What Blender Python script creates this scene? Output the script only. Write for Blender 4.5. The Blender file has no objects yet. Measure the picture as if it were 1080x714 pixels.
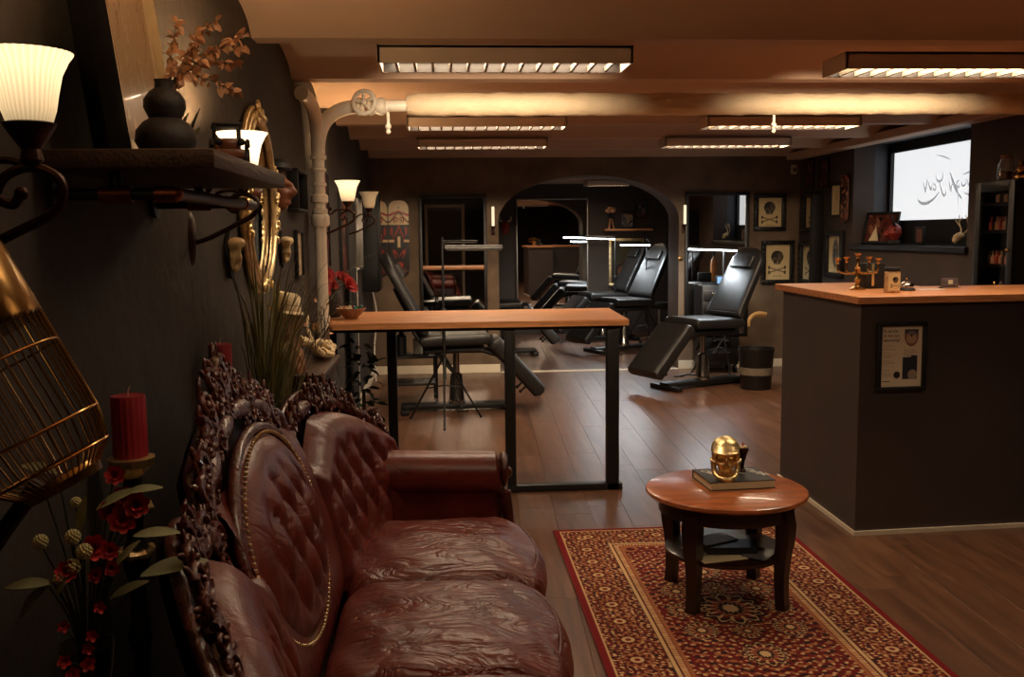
import bpy, bmesh, math, random
import numpy as np
from mathutils import Vector, Matrix, Euler
R = math.radians; PI = math.pi
sc = bpy.context.scene
C = sc.collection

# ------------------------------------------------------------------ camera, world, exposure
cam = bpy.data.objects.new('camera', bpy.data.cameras.new('camera')); C.objects.link(cam)
cam.data.sensor_width = 36; cam.data.lens = 36 * 1020 / 1080; cam.data.clip_start = .02
yaw, pitch, roll = .0706, .1090, -.01045
fwd = Vector((math.sin(yaw)*math.cos(pitch), math.cos(yaw)*math.cos(pitch), -math.sin(pitch)))
rt0 = Vector((math.cos(yaw), -math.sin(yaw), 0)); up0 = rt0.cross(fwd)
rt = math.cos(roll)*rt0 + math.sin(roll)*up0; up = -math.sin(roll)*rt0 + math.cos(roll)*up0
cam.matrix_world = Matrix(((rt.x, up.x, -fwd.x, 0), (rt.y, up.y, -fwd.y, 0), (rt.z, up.z, -fwd.z, 1.5), (0, 0, 0, 1)))
sc.camera = cam
w = bpy.data.worlds.new('world'); sc.world = w; w.use_nodes = True
w.node_tree.nodes['Background'].inputs[0].default_value = (.02, .022, .026, 1)
w.node_tree.nodes['Background'].inputs[1].default_value = .3
sc.view_settings.view_transform = 'Standard'; sc.view_settings.look = 'None'
sc.view_settings.gamma = 1; sc.view_settings.use_curve_mapping = False
sc.view_settings.exposure = 0.8
WARM = (1, .68, .36); TUBE = (1, .77, .53); LED = (.86, .95, 1)
FIX_DOWN = 13.0       # watts per lit louvre fixture
PIPE_FILL = 3.8        # watts of the added strip lamps that brighten the lagged pipe
SCONCE_W = 5; SCONCE_E = 1.05
LED_E = 9; LED_W = 9; WINDOW_E = .5

# ------------------------------------------------------------------ helpers
def lin(c):
    c = c/255
    return c/12.92 if c <= .04045 else ((c+.055)/1.055)**2.4
def s(r, g, b): return (lin(r), lin(g), lin(b))

def nodes_of(name):
    m = bpy.data.materials.new(name); m.use_nodes = True
    nt = m.node_tree; return m, nt, nt.nodes['Principled BSDF']
def mat(name, col, rough=.5, metal=0, noise=(8, .25), bump=None, coat=0, spec=None, stretch=(1, 1, 1), rnd=0):
    m, nt, b = nodes_of(name)
    b.inputs['Roughness'].default_value = rough; b.inputs['Metallic'].default_value = metal
    b.inputs['Coat Weight'].default_value = coat
    if spec is not None: b.inputs['Specular IOR Level'].default_value = spec
    tc = nt.nodes.new('ShaderNodeTexCoord'); mp = nt.nodes.new('ShaderNodeMapping')
    mp.inputs['Scale'].default_value = stretch
    nt.links.new(tc.outputs['Object'], mp.inputs[0])
    n = nt.nodes.new('ShaderNodeTexNoise'); n.inputs['Scale'].default_value = noise[0]; n.inputs['Detail'].default_value = 5
    nt.links.new(mp.outputs[0], n.inputs['Vector'])
    r = nt.nodes.new('ShaderNodeValToRGB'); a = noise[1]
    r.color_ramp.elements[0].position = .3; r.color_ramp.elements[1].position = .7
    r.color_ramp.elements[0].color = (*[max(0, c*(1-a)) for c in col], 1)
    r.color_ramp.elements[1].color = (*[min(1, c*(1+a)) for c in col], 1)
    nt.links.new(n.outputs['Fac'], r.inputs[0])
    out = r.outputs[0]
    if rnd:
        oi = nt.nodes.new('ShaderNodeObjectInfo'); mr = nt.nodes.new('ShaderNodeMapRange')
        mr.inputs['To Min'].default_value = 1-rnd; mr.inputs['To Max'].default_value = 1+rnd
        nt.links.new(oi.outputs['Random'], mr.inputs['Value'])
        mx = nt.nodes.new('ShaderNodeVectorMath'); mx.operation = 'SCALE'
        nt.links.new(out, mx.inputs[0]); nt.links.new(mr.outputs[0], mx.inputs['Scale']); out = mx.outputs[0]
    nt.links.new(out, b.inputs['Base Color'])
    if bump:
        n2 = nt.nodes.new('ShaderNodeTexNoise'); n2.inputs['Scale'].default_value = bump[0]; n2.inputs['Detail'].default_value = 6
        nt.links.new(mp.outputs[0], n2.inputs['Vector'])
        bp = nt.nodes.new('ShaderNodeBump'); bp.inputs['Strength'].default_value = bump[1]; bp.inputs['Distance'].default_value = .02
        nt.links.new(n2.outputs['Fac'], bp.inputs['Height']); nt.links.new(bp.outputs[0], b.inputs['Normal'])
    return m
def emit(name, col, strength):
    m, nt, b = nodes_of(name)
    b.inputs['Base Color'].default_value = (*[min(.8, c) for c in col], 1)
    b.inputs['Emission Color'].default_value = (*col, 1); b.inputs['Emission Strength'].default_value = strength
    return m
def print_mat(name, rough=.55, spec=.3, coat=0):
    m, nt, b = nodes_of(name); b.inputs['Roughness'].default_value = rough
    b.inputs['Specular IOR Level'].default_value = spec; b.inputs['Coat Weight'].default_value = coat
    a = nt.nodes.new('ShaderNodeAttribute'); a.attribute_name = 'Col'
    nt.links.new(a.outputs['Color'], b.inputs['Base Color']); return m
def glass(name, col=(1, 1, 1), rough=.02):
    m, nt, b = nodes_of(name); b.inputs['Base Color'].default_value = (*col, 1)
    b.inputs['Roughness'].default_value = rough; b.inputs['Transmission Weight'].default_value = 1
    b.inputs['IOR'].default_value = 1.45; return m

class MB:
    """collects shapes and links them as ONE mesh object"""
    def __init__(self): self.v = []; self.f = []
    def add(self, vs, fs, M=None):
        o = len(self.v)
        if M is not None: vs = [tuple(M @ Vector(p)) for p in vs]
        self.v += [tuple(p) for p in vs]; self.f += [tuple(i+o for i in f) for f in fs]; return self
    def box(self, c, d, rot=None, bev=0, M=None):
        x, y, z = d[0]/2, d[1]/2, d[2]/2; T = Matrix.Translation(c)
        if rot is not None: T = T @ Euler(rot).to_matrix().to_4x4()
        if M is not None: T = M @ T
        if not bev:
            vs = [(a*x, b*y, e*z) for a in (-1, 1) for b in (-1, 1) for e in (-1, 1)]
            return self.add(vs, [(0, 1, 3, 2), (4, 6, 7, 5), (0, 4, 5, 1), (2, 3, 7, 6), (0, 2, 6, 4), (1, 5, 7, 3)], T)
        bm = bmesh.new(); bmesh.ops.create_cube(bm, size=1)
        for v in bm.verts: v.co = (v.co.x*2*x, v.co.y*2*y, v.co.z*2*z)
        bmesh.ops.bevel(bm, geom=bm.edges[:], offset=bev, segments=2, profile=.5, affect='EDGES')
        bm.verts.index_update(); vs = [v.co[:] for v in bm.verts]; fs = [[v.index for v in f.verts] for f in bm.faces]; bm.free()
        return self.add(vs, fs, T)
    def tube(self, pts, r, n=8, closed=False, M=None, flat=1):
        pts = [Vector(p) for p in pts]; k = len(pts)
        rs = r if hasattr(r, '__len__') else [r]*k
        t0 = (pts[1]-pts[0]).normalized(); nrm = t0.orthogonal().normalized(); vs = []; fs = []
        for i, p in enumerate(pts):
            if closed: t = pts[(i+1) % k]-pts[i-1]
            else: t = pts[min(i+1, k-1)]-pts[max(i-1, 0)]
            t.normalize(); nrm = (nrm-t*nrm.dot(t)); nrm = nrm.normalized() if nrm.length > 1e-6 else t.orthogonal().normalized()
            b = t.cross(nrm)
            vs += [p+rs[i]*(math.cos(a)*nrm+flat*math.sin(a)*b) for a in [2*PI*j/n for j in range(n)]]
        for i in range(k if closed else k-1):
            for j in range(n): fs.append((i*n+j, i*n+(j+1) % n, ((i+1) % k)*n+(j+1) % n, ((i+1) % k)*n+j))
        if not closed: fs += [tuple(range(n))[::-1], tuple((k-1)*n+j for j in range(n))]
        return self.add(vs, fs, M)
    def lathe(self, prof, n=24, at=(0, 0, 0), M=None, sx=1, sy=1):
        k = len(prof); vs = []; fs = []
        for r, z in prof: vs += [(at[0]+sx*r*math.cos(2*PI*j/n), at[1]+sy*r*math.sin(2*PI*j/n), at[2]+z) for j in range(n)]
        for i in range(k-1):
            for j in range(n): fs.append((i*n+j, i*n+(j+1) % n, (i+1)*n+(j+1) % n, (i+1)*n+j))
        fs += [tuple(range(n))[::-1], tuple((k-1)*n+j for j in range(n))]
        return self.add(vs, fs, M)
    def ball(self, c, r, n=12, m=8, M=None, rot=None):
        if not hasattr(r, '__len__'): r = (r, r, r)
        T = Matrix.Translation(c)
        if rot is not None: T = T @ Euler(rot).to_matrix().to_4x4()
        if M is not None: T = M @ T
        prof = [(math.sin(PI*i/m), -math.cos(PI*i/m)) for i in range(m+1)]
        vs = [(0, 0, -r[2])]; fs = []
        for i in range(1, m):
            a, z = prof[i]; vs += [(r[0]*a*math.cos(2*PI*j/n), r[1]*a*math.sin(2*PI*j/n), r[2]*z) for j in range(n)]
        vs.append((0, 0, r[2])); last = len(vs)-1
        for j in range(n): fs.append((0, 1+(j+1) % n, 1+j)); fs.append((last, last-n+j, last-n+(j+1) % n))
        for i in range(m-2):
            for j in range(n): fs.append((1+i*n+j, 1+i*n+(j+1) % n, 1+(i+1)*n+(j+1) % n, 1+(i+1)*n+j))
        return self.add(vs, fs, T)
    def prism(self, poly, z0, z1, M=None, bev=0):
        k = len(poly); vs = [(x, y, z0) for x, y in poly]
        rings = [z1]
        if bev:
            vs += [(x, y, z1-bev) for x, y in poly]
            c = Vector((sum(p[0] for p in poly)/k, sum(p[1] for p in poly)/k)); ins = []
            for i in range(k):
                p = Vector(poly[i]); a = (Vector(poly[i-1])-p).normalized(); b = (Vector(poly[(i+1) % k])-p).normalized()
                d = a+b; d = d.normalized() if d.length > 1e-4 else (c-p).normalized()
                if d.dot(c-p) < 0: d = -d
                ins.append(p+d*bev*1.3)
            vs += [(p.x, p.y, z1) for p in ins]
        else: vs += [(x, y, z1) for x, y in poly]
        L = len(vs)//k; fs = [tuple(range(k))[::-1]]
        for q in range(L-1):
            for i in range(k): fs.append((q*k+i, q*k+(i+1) % k, (q+1)*k+(i+1) % k, (q+1)*k+i))
        fs.append(tuple((L-1)*k+i for i in range(k)))
        return self.add(vs, fs, M)
    def grid(self, fn, nu, nv, cu=False, cv=False, M=None):
        vs = [fn(i/(nu if cu else nu-1), j/(nv if cv else nv-1)) for i in range(nu) for j in range(nv)]; fs = []
        for i in range(nu if cu else nu-1):
            for j in range(nv if cv else nv-1):
                fs.append((i*nv+j, ((i+1) % nu)*nv+j, ((i+1) % nu)*nv+(j+1) % nv, i*nv+(j+1) % nv))
        return self.add(vs, fs, M)
    def mesh(self, name, m, smooth=40):
        me = bpy.data.meshes.new(name); me.from_pydata(self.v, [], self.f)
        bm = bmesh.new(); bm.from_mesh(me); bmesh.ops.recalc_face_normals(bm, faces=bm.faces); bm.to_mesh(me); bm.free()
        if m: me.materials.append(m)
        if smooth: me.shade_smooth(); me.set_sharp_from_angle(angle=R(smooth))
        return me
    def build(self, name, m, parent=None, loc=(0, 0, 0), rz=0, smooth=40, kind=None):
        return link(name, self.mesh(name, m, smooth), parent, loc, rz, kind)

def link(name, me, parent=None, loc=(0, 0, 0), rz=0, kind=None):
    o = bpy.data.objects.new(name, me); C.objects.link(o); o.location = loc
    o.rotation_euler = rz if hasattr(rz, '__len__') else (0, 0, rz)
    if parent: o.parent = parent
    if kind: o['kind'] = kind
    return o
def tag(o, label, cat, group=None):
    o['label'] = label; o['category'] = cat
    if group: o['group'] = group
    return o
def thing(name, label, cat, loc=(0, 0, 0), rz=0, group=None):
    return tag(link(name, None, None, loc, rz), label, cat, group)
def copy_thing(o, loc, rz=None, label=None):
    kids = {}
    for c in bpy.data.objects:
        if c.parent: kids.setdefault(c.parent.name, []).append(c)
    def rec(q, par):
        n = q.copy(); C.objects.link(n)
        if par: n.parent = par
        for k in kids.get(q.name, []): rec(k, n)
        return n
    n = rec(o, None); n.location = loc
    if rz is not None: n.rotation_euler = rz if hasattr(rz, '__len__') else (0, 0, rz)
    if label: n['label'] = label
    return n
def struct(name, mb, m, smooth=0, parent=None): return mb.build(name, m, parent, smooth=smooth, kind=None if parent else 'structure')
def bez(p0, p1, p2, p3, n=12):
    return [tuple((1-t)**3*np.array(p0)+3*(1-t)**2*t*np.array(p1)+3*(1-t)*t*t*np.array(p2)+t**3*np.array(p3)) for t in np.linspace(0, 1, n)]
def spline(pts, n=6):
    """Catmull-Rom through points"""
    P = [np.array(p, float) for p in pts]; P = [2*P[0]-P[1]]+P+[2*P[-1]-P[-2]]; out = []
    for i in range(1, len(P)-2):
        for k in range(n):
            t = k/n; a, b, c, d = P[i-1:i+3]
            out.append(tuple(.5*((2*b)+(c-a)*t+(2*a-5*b+4*c-d)*t*t+(3*b-a-3*c+d)*t**3)))
    out.append(tuple(P[-2])); return out
def spiral(c, u, v, r0, r1, a0, turns, n=18):
    c, u, v = Vector(c), Vector(u), Vector(v); out = []
    for i in range(n):
        t = i/(n-1); r = r0+(r1-r0)*t; a = a0+turns*2*PI*t; out.append(tuple(c+u*r*math.cos(a)+v*r*math.sin(a)))
    return out
def plate(name, m, parent, wd, ht, nu, nv, painter, M=None, loc=(0, 0, 0), rz=0, curve=None):
    """flat print: a fine grid in the local XZ plane facing +Y, with a colour per vertex. painter gets u (viewer's right) and v (up) in metres"""
    U, V = np.meshgrid(np.linspace(-wd/2, wd/2, nu), np.linspace(-ht/2, ht/2, nv), indexing='ij')
    col = painter(U, V); mb = MB()
    yo = curve(U, V) if curve else np.zeros_like(U)
    mb.v = [(-U[i, j], yo[i, j], V[i, j]) for i in range(nu) for j in range(nv)]
    if M is not None: mb.v = [tuple(M @ Vector(p)) for p in mb.v]
    for i in range(nu-1):
        for j in range(nv-1): mb.f.append((i*nv+j, i*nv+j+1, (i+1)*nv+j+1, (i+1)*nv+j))
    me = bpy.data.meshes.new(name); me.from_pydata(mb.v, [], mb.f); me.materials.append(m)
    a = me.color_attributes.new('Col', 'FLOAT_COLOR', 'POINT')
    a.data.foreach_set('color', np.concatenate([col, np.ones(col.shape[:2]+(1,))], 2).astype(np.float32).ravel())
    return link(name, me, parent, loc, rz)
def canvas(U, c): return np.ones(U.shape+(3,))*np.array(c)
def paint(col, mask, c): col[mask] = c
def ell(U, V, cx, cy, a, b, rot=0):
    x, y = U-cx, V-cy; c, q = math.cos(rot), math.sin(rot)
    return ((x*c+y*q)/a)**2+((-x*q+y*c)/b)**2 < 1
def seg(U, V, x0, y0, x1, y1, wd):
    dx, dy = x1-x0, y1-y0; t = np.clip(((U-x0)*dx+(V-y0)*dy)/(dx*dx+dy*dy), 0, 1)
    return (U-x0-t*dx)**2+(V-y0-t*dy)**2 < wd*wd
def rect(U, V, x0, x1, y0, y1): return (U > x0) & (U < x1) & (V > y0) & (V < y1)
def text(body, size, m, parent, loc, rot, name='lettering', ext=.0004, shear=0, align='LEFT'):
    cu = bpy.data.curves.new(name, 'FONT'); cu.body = body; cu.size = size; cu.extrude = ext; cu.shear = shear; cu.resolution_u = 3; cu.align_x = align
    o = bpy.data.objects.new(name, cu); C.objects.link(o); bpy.context.view_layer.update()
    me = bpy.data.meshes.new_from_object(o.evaluated_get(bpy.context.evaluated_depsgraph_get()))
    bpy.data.objects.remove(o); me.materials.clear(); me.materials.append(m)
    q = link(name, me, parent, loc, rot); return q
def lamp_area(name, parent, loc, rot, sx, sy, watts, col, spread=PI):
    d = bpy.data.lights.new(name, 'AREA'); d.shape = 'RECTANGLE'; d.size = sx; d.size_y = sy; d.energy = watts; d.color = col; d.spread = spread
    o = link(name, d, parent, loc, rot); return o

# ------------------------------------------------------------------ materials
M = {}
M['wall'] = mat('dark_limewash', s(51, 43, 37), .75, noise=(2.2, .35), bump=(14, .25))
M['wallR'] = mat('dark_brown_paint', s(66, 53, 45), .7, noise=(3, .18), bump=(30, .1))
M['counter'] = mat('counter_brown_paint', s(74, 62, 58), .6, noise=(3, .12), bump=(40, .06))
M['reveal'] = mat('dark_blue_grey_paint', s(66, 68, 74), .6, noise=(4, .15), bump=(30, .08))
M['wallB'] = mat('brown_limewash', s(114, 93, 72), .7, noise=(3, .35), bump=(10, .4))
M['ceil'] = mat('cream_ceiling_paint', s(196, 166, 142), .75, noise=(2, .06), bump=(60, .06))
M['trimw'] = mat('cream_trim_paint', s(240, 226, 200), .5, noise=(5, .06))
M['subfloor'] = mat('subfloor', s(40, 28, 20), .8)
M['pipe'] = mat('cream_pipe_paint', s(250, 240, 220), .4, noise=(6, .06), bump=(25, .1))
M['lag'] = mat('cream_pipe_lagging', s(222, 200, 165), .6, noise=(9, .06), bump=(30, .35))
M['blackm'] = mat('black_metal', s(22, 20, 19), .45, noise=(20, .2))
M['blacks'] = mat('black_satin_wood', s(20, 17, 16), .4, noise=(14, .2), bump=(40, .08))
M['bronze'] = mat('bronze_iron', s(58, 36, 26), .4, .7, noise=(20, .3), bump=(60, .15))
M['copper'] = mat('copper', s(150, 88, 58), .35, .9, noise=(20, .2))
M['gold'] = mat('gold_leaf', s(248, 216, 158), .36, .95, noise=(14, .2), bump=(40, .15))
M['oldgold'] = mat('antique_gold', s(240, 208, 160), .36, .9, noise=(16, .3), bump=(50, .25))
M['brass'] = mat('brass', s(176, 138, 84), .25, 1, noise=(9, .2))
M['chrome'] = mat('chrome', s(200, 198, 195), .15, 1, noise=(9, .05))
M['silver'] = mat('silver_frame', s(150, 145, 138), .35, .8, noise=(12, .1))
M['mirror'] = mat('mirror_glass', (.62, .62, .62), .015, 1, noise=(2, .02))
M['oak'] = mat('orange_oiled_wood', s(214, 148, 96), .42, noise=(5, .28), stretch=(1, 9, 9), bump=(9, .08), coat=.1)
M['oakc'] = mat('counter_top_wood', s(206, 138, 88), .42, noise=(5, .25), stretch=(1, 9, 9), bump=(9, .08))
M['tabletop'] = mat('polished_table_wood', s(168, 94, 50), .28, noise=(5, .3), stretch=(1, 7, 1), coat=.3)
M['darkwood'] = mat('dark_stained_wood', s(46, 26, 18), .32, noise=(7, .3), stretch=(4, 4, 1), coat=.15)
M['shelfwood'] = mat('dark_shelf_wood', s(58, 38, 26), .5, noise=(6, .3), stretch=(8, 1, 8), bump=(14, .2))
M['carved'] = mat('carved_mahogany', s(74, 28, 18), .28, noise=(30, .35), bump=(70, .3), coat=.3)
M['bleath'] = mat('black_leather', s(34, 32, 31), .36, noise=(14, .15), bump=(120, .12))
M['frost'] = None
M['red_candle'] = mat('dark_red_wax', s(150, 34, 42), .5, noise=(12, .12), bump=(40, .1))
M['cream'] = mat('cream_paper', s(222, 204, 164), .7, noise=(8, .06))
M['bone'] = mat('bone', s(214, 190, 146), .55, noise=(14, .2), bump=(40, .3))
M['blackp'] = mat('black_paint', s(16, 14, 13), .6, noise=(20, .2))
M['vase'] = mat('matt_black_ceramic', s(34, 27, 23), .65, noise=(14, .12), bump=(60, .1))
M['dry'] = mat('dried_leaf', s(208, 154, 112), .38, noise=(30, .25), rnd=.25)
M['stem'] = mat('stem', s(70, 58, 38), .7)
M['leaf'] = mat('olive_leaf', s(128, 130, 92), .55, noise=(20, .25), rnd=.2)
M['leafd'] = mat('dark_green_leaf', s(46, 58, 36), .5, noise=(20, .25))
M['grass'] = mat('grass_blade', s(124, 118, 72), .55, noise=(6, .45))
M['petal'] = mat('red_petal', s(186, 52, 54), .55, noise=(20, .3), rnd=.25)
M['scab'] = mat('cream_seed_head', s(196, 188, 140), .7, noise=(40, .2))
M['print'] = print_mat('flat_print'); M['gprint'] = print_mat('glossy_print', .25, .5, .3)
M['glass'] = glass('clear_glass'); M['dglass'] = glass('dark_glass', (.5, .45, .4), .03)
M['ink'] = mat('black_ink', s(30, 26, 26), .6); M['inkg'] = mat('grey_ink', s(120, 108, 92), .6)
M['white'] = mat('white_paint', s(235, 228, 215), .5, noise=(6, .04))
M['ceramic'] = mat('speckled_stoneware', s(150, 108, 76), .45, noise=(40, .3))
M['mesh'] = mat('black_plastic', s(24, 23, 22), .4, noise=(10, .1))
M['tan'] = mat('tan_vinyl', s(196, 158, 104), .45, noise=(10, .1))
M['woodmask'] = mat('carved_brown_wood', s(112, 64, 38), .4, noise=(20, .3), bump=(40, .3))
M['hair'] = mat('driftwood_fibre', s(150, 104, 66), .7, noise=(30, .4), bump=(50, .5))
M['terracotta'] = mat('dark_pot_glaze', s(52, 46, 40), .5)
M['redp'] = mat('red_lacquer', s(140, 44, 34), .4, noise=(15, .25))

def leather(name, col, sc_w, st, wr=.75):
    """oxblood leather: creases from stretched noise, pores, small worn tone changes"""
    m, nt, b = nodes_of(name); L = nt.links.new
    tc = nt.nodes.new('ShaderNodeTexCoord')
    n = nt.nodes.new('ShaderNodeTexNoise'); n.inputs['Scale'].default_value = 9; n.inputs['Detail'].default_value = 6
    L(tc.outputs['Object'], n.inputs['Vector'])
    r = nt.nodes.new('ShaderNodeValToRGB'); r.color_ramp.elements[0].position = .3; r.color_ramp.elements[1].position = .72
    r.color_ramp.elements[0].color = (*[c*.72 for c in col], 1); r.color_ramp.elements[1].color = (*[c*1.3 for c in col], 1)
    L(n.outputs['Fac'], r.inputs[0]); L(r.outputs[0], b.inputs['Base Color'])
    b.inputs['Roughness'].default_value = .34; b.inputs['Specular IOR Level'].default_value = .5
    mp = nt.nodes.new('ShaderNodeMapping'); mp.inputs['Scale'].default_value = st; mp.inputs['Rotation'].default_value = (0, 0, .35)
    L(tc.outputs['Object'], mp.inputs[0])
    n1 = nt.nodes.new('ShaderNodeTexNoise'); n1.inputs['Scale'].default_value = sc_w; n1.inputs['Detail'].default_value = 3; n1.inputs['Distortion'].default_value = 1.6
    L(mp.outputs[0], n1.inputs['Vector'])
    ridge = nt.nodes.new('ShaderNodeMath'); ridge.operation = 'SUBTRACT'; ridge.inputs[1].default_value = .5; L(n1.outputs['Fac'], ridge.inputs[0])
    ab = nt.nodes.new('ShaderNodeMath'); ab.operation = 'ABSOLUTE'; L(ridge.outputs[0], ab.inputs[0])
    pw = nt.nodes.new('ShaderNodeMath'); pw.operation = 'POWER'; pw.inputs[1].default_value = .5; L(ab.outputs[0], pw.inputs[0])
    b1 = nt.nodes.new('ShaderNodeBump'); b1.inputs['Strength'].default_value = wr; b1.inputs['Distance'].default_value = .014; L(pw.outputs[0], b1.inputs['Height'])
    vo = nt.nodes.new('ShaderNodeTexVoronoi'); vo.inputs['Scale'].default_value = 260; L(tc.outputs['Object'], vo.inputs['Vector'])
    b2 = nt.nodes.new('ShaderNodeBump'); b2.inputs['Strength'].default_value = .12; b2.inputs['Distance'].default_value = .003
    L(vo.outputs['Distance'], b2.inputs['Height']); L(b1.outputs[0], b2.inputs['Normal']); L(b2.outputs[0], b.inputs['Normal'])
    return m
OX = s(92, 31, 23)
M['leather'] = leather('oxblood_leather', OX, 5, (1, 1, 1), .3); M['leatherp'] = leather('oxblood_arm_leather', s(100, 35, 25), 3, (1, 1, 1), .2); M['leathers'] = leather('oxblood_seat_leather', s(97, 35, 25), 5.5, (1, 2.1, 1))

def plank_mat():
    m, nt, b = nodes_of('laminate_plank'); L = nt.links.new
    tc = nt.nodes.new('ShaderNodeTexCoord'); oi = nt.nodes.new('ShaderNodeObjectInfo')
    ad = nt.nodes.new('ShaderNodeVectorMath'); ad.operation = 'MULTIPLY_ADD'; ad.inputs[1].default_value = (11, 1.1, 5)
    L(tc.outputs['Object'], ad.inputs[0])
    cb = nt.nodes.new('ShaderNodeCombineXYZ'); mu = nt.nodes.new('ShaderNodeMath'); mu.operation = 'MULTIPLY'; mu.inputs[1].default_value = 60
    L(oi.outputs['Random'], mu.inputs[0]); L(mu.outputs[0], cb.inputs[0]); L(mu.outputs[0], cb.inputs[1]); L(cb.outputs[0], ad.inputs[2])
    n = nt.nodes.new('ShaderNodeTexNoise'); n.inputs['Scale'].default_value = 1.6; n.inputs['Detail'].default_value = 7; n.inputs['Distortion'].default_value = .8
    L(ad.outputs[0], n.inputs['Vector'])
    r = nt.nodes.new('ShaderNodeValToRGB'); e = r.color_ramp.elements; e[0].position = .25; e[1].position = .75
    e[0].color = (*s(78, 52, 38), 1); e[1].color = (*s(122, 86, 62), 1); q = r.color_ramp.elements.new(.5); q.color = (*s(104, 70, 50), 1)
    L(n.outputs['Fac'], r.inputs[0])
    mr = nt.nodes.new('ShaderNodeMapRange'); mr.inputs['To Min'].default_value = .9; mr.inputs['To Max'].default_value = 1.12; L(oi.outputs['Random'], mr.inputs['Value'])
    sl = nt.nodes.new('ShaderNodeVectorMath'); sl.operation = 'SCALE'; L(r.outputs[0], sl.inputs[0]); L(mr.outputs[0], sl.inputs['Scale'])
    L(sl.outputs[0], b.inputs['Base Color']); b.inputs['Roughness'].default_value = .31
    bp = nt.nodes.new('ShaderNodeBump'); bp.inputs['Strength'].default_value = .08; bp.inputs['Distance'].default_value = .004
    L(n.outputs['Fac'], bp.inputs['Height']); L(bp.outputs[0], b.inputs['Normal']); return m
M['plank'] = plank_mat()

# ------------------------------------------------------------------ the setting
XL, XR, YB, YF = -.75, 3.88, 10.35, -1.6
def clip(poly, x0, x1, y0, y1):
    def cut(P, f, ip):
        out = []
        for i in range(len(P)):
            a, b = P[i-1], P[i]; fa, fb = f(a), f(b)
            if (fa >= 0) != (fb >= 0): t = fa/(fa-fb); out.append((a[0]+(b[0]-a[0])*t, a[1]+(b[1]-a[1])*t))
            if fb >= 0: out.append(b)
        return out
    for f in (lambda p: p[0]-x0, lambda p: x1-p[0], lambda p: p[1]-y0, lambda p: y1-p[1]):
        poly = cut(poly, f, None)
        if len(poly) < 3: return None
    return poly
fl = MB().box((1.57, 6.35, -.04), (6.6, 16.2, .05)); floor = struct('floor', fl, M['subfloor'])
rng = random.Random(4); ca, sa = math.cos(R(-2.4)), math.sin(R(-2.4))
rest = MB(); W, LG = .193, 1.28
for i in range(-8, 30):
    off = rng.random()*LG
    for j in range(-3, 15):
        x0, y0 = i*W-.6, j*LG+off-1.5; g = .0005
        q = [(x0+g, y0+g), (x0+W-g, y0+g), (x0+W-g, y0+LG-g), (x0+g, y0+LG-g)]
        q = [(x*ca-y*sa, x*sa+y*ca) for x, y in q]
        for reg, far in (((XL, XR, YF, 10.35), False), ((-1.4, 4.5, 10.35, 14.2), True)):
            p = clip(q, *reg)
            if not p: continue
            cx = sum(a for a, b in p)/len(p); cy = sum(b for a, b in p)/len(p)
            area = abs(sum(p[k-1][0]*p[k][1]-p[k][0]*p[k-1][1] for k in range(len(p))))/2
            if area < .004: continue
            if far or cy < 2.0 or (cx > 2.3 and 5.0 < cy < 6.2): rest.prism(p, -.014, 0, bev=.0009)
            else: MB().prism([(a-cx, b-cy) for a, b in p], -.014, 0, bev=.0009).build('plank', M['plank'], floor, (cx, cy, 0), smooth=0)
o = rest.build('plank_rows', M['plank'], floor, smooth=0, kind='stuff')

# ceiling: shallow vaults between low flat beams
prof = []
k0 = -7
for k in range(k0, 7):
    yb = 4.12+1.04*k; prof += [(yb-.06, 2.29), (yb+.06, 2.29)]
    for t in np.linspace(.08, .92, 11): prof.append((yb+.06+.92*t, 2.29+.11*(1-(2*t-1)**2)**.6))
prof = [(max(YF, min(YB, y)), z) for y, z in prof if YF-.5 < y < YB+.2]
if prof[-1][0] < YB: prof.append((YB, 2.3))
mb = MB(); n = len(prof)
mb.v = [(x, y, z) for x in (XL-.02, XR+.02) for y, z in prof]+[(x, y, 2.62) for x in (XL-.02, XR+.02) for y in (prof[0][0], prof[-1][0])]
mb.f = [(i, i+1, n+i+1, n+i) for i in range(n-1)]+[(2*n, 2*n+1, 2*n+3, 2*n+2)]
struct('ceiling', mb, M['ceil'], smooth=30)
struct('wall_left', MB().box((XL-.1, 4.3, 1.31), (.2, 12.4, 2.66)), M['wall'])
struct('wall_front', MB().box((1.57, YF-.1, 1.31), (5.2, .2, 2.66)), M['wall'])
# back wall with the arch
def arch_z(x):
    t = (x-1.575)/.975; return 1.62+.48*max(0, 1-t*t)**.5
mb = MB(); xs = [1.575-.975*math.cos(PI*i/40) for i in range(41)]; Y1 = 10.83
mb.box(((XL-.2+.6)/2, (YB+Y1)/2, 1.31), (.6-XL+.2, Y1-YB, 2.66)); mb.box(((2.55+4.6)/2, (YB+Y1)/2, 1.31), (2.05, Y1-YB, 2.66))
for a, b in zip(xs[:-1], xs[1:]):
    za, zb = arch_z(a), arch_z(b)
    mb.add([(a, YB, za), (b, YB, zb), (b, YB, 2.64), (a, YB, 2.64), (a, Y1, za), (b, Y1, zb), (b, Y1, 2.64), (a, Y1, 2.64)],
           [(0, 1, 2, 3), (4, 7, 6, 5), (0, 4, 5, 1)])
struct('wall_back', mb, M['wallB'], smooth=30)
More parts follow.
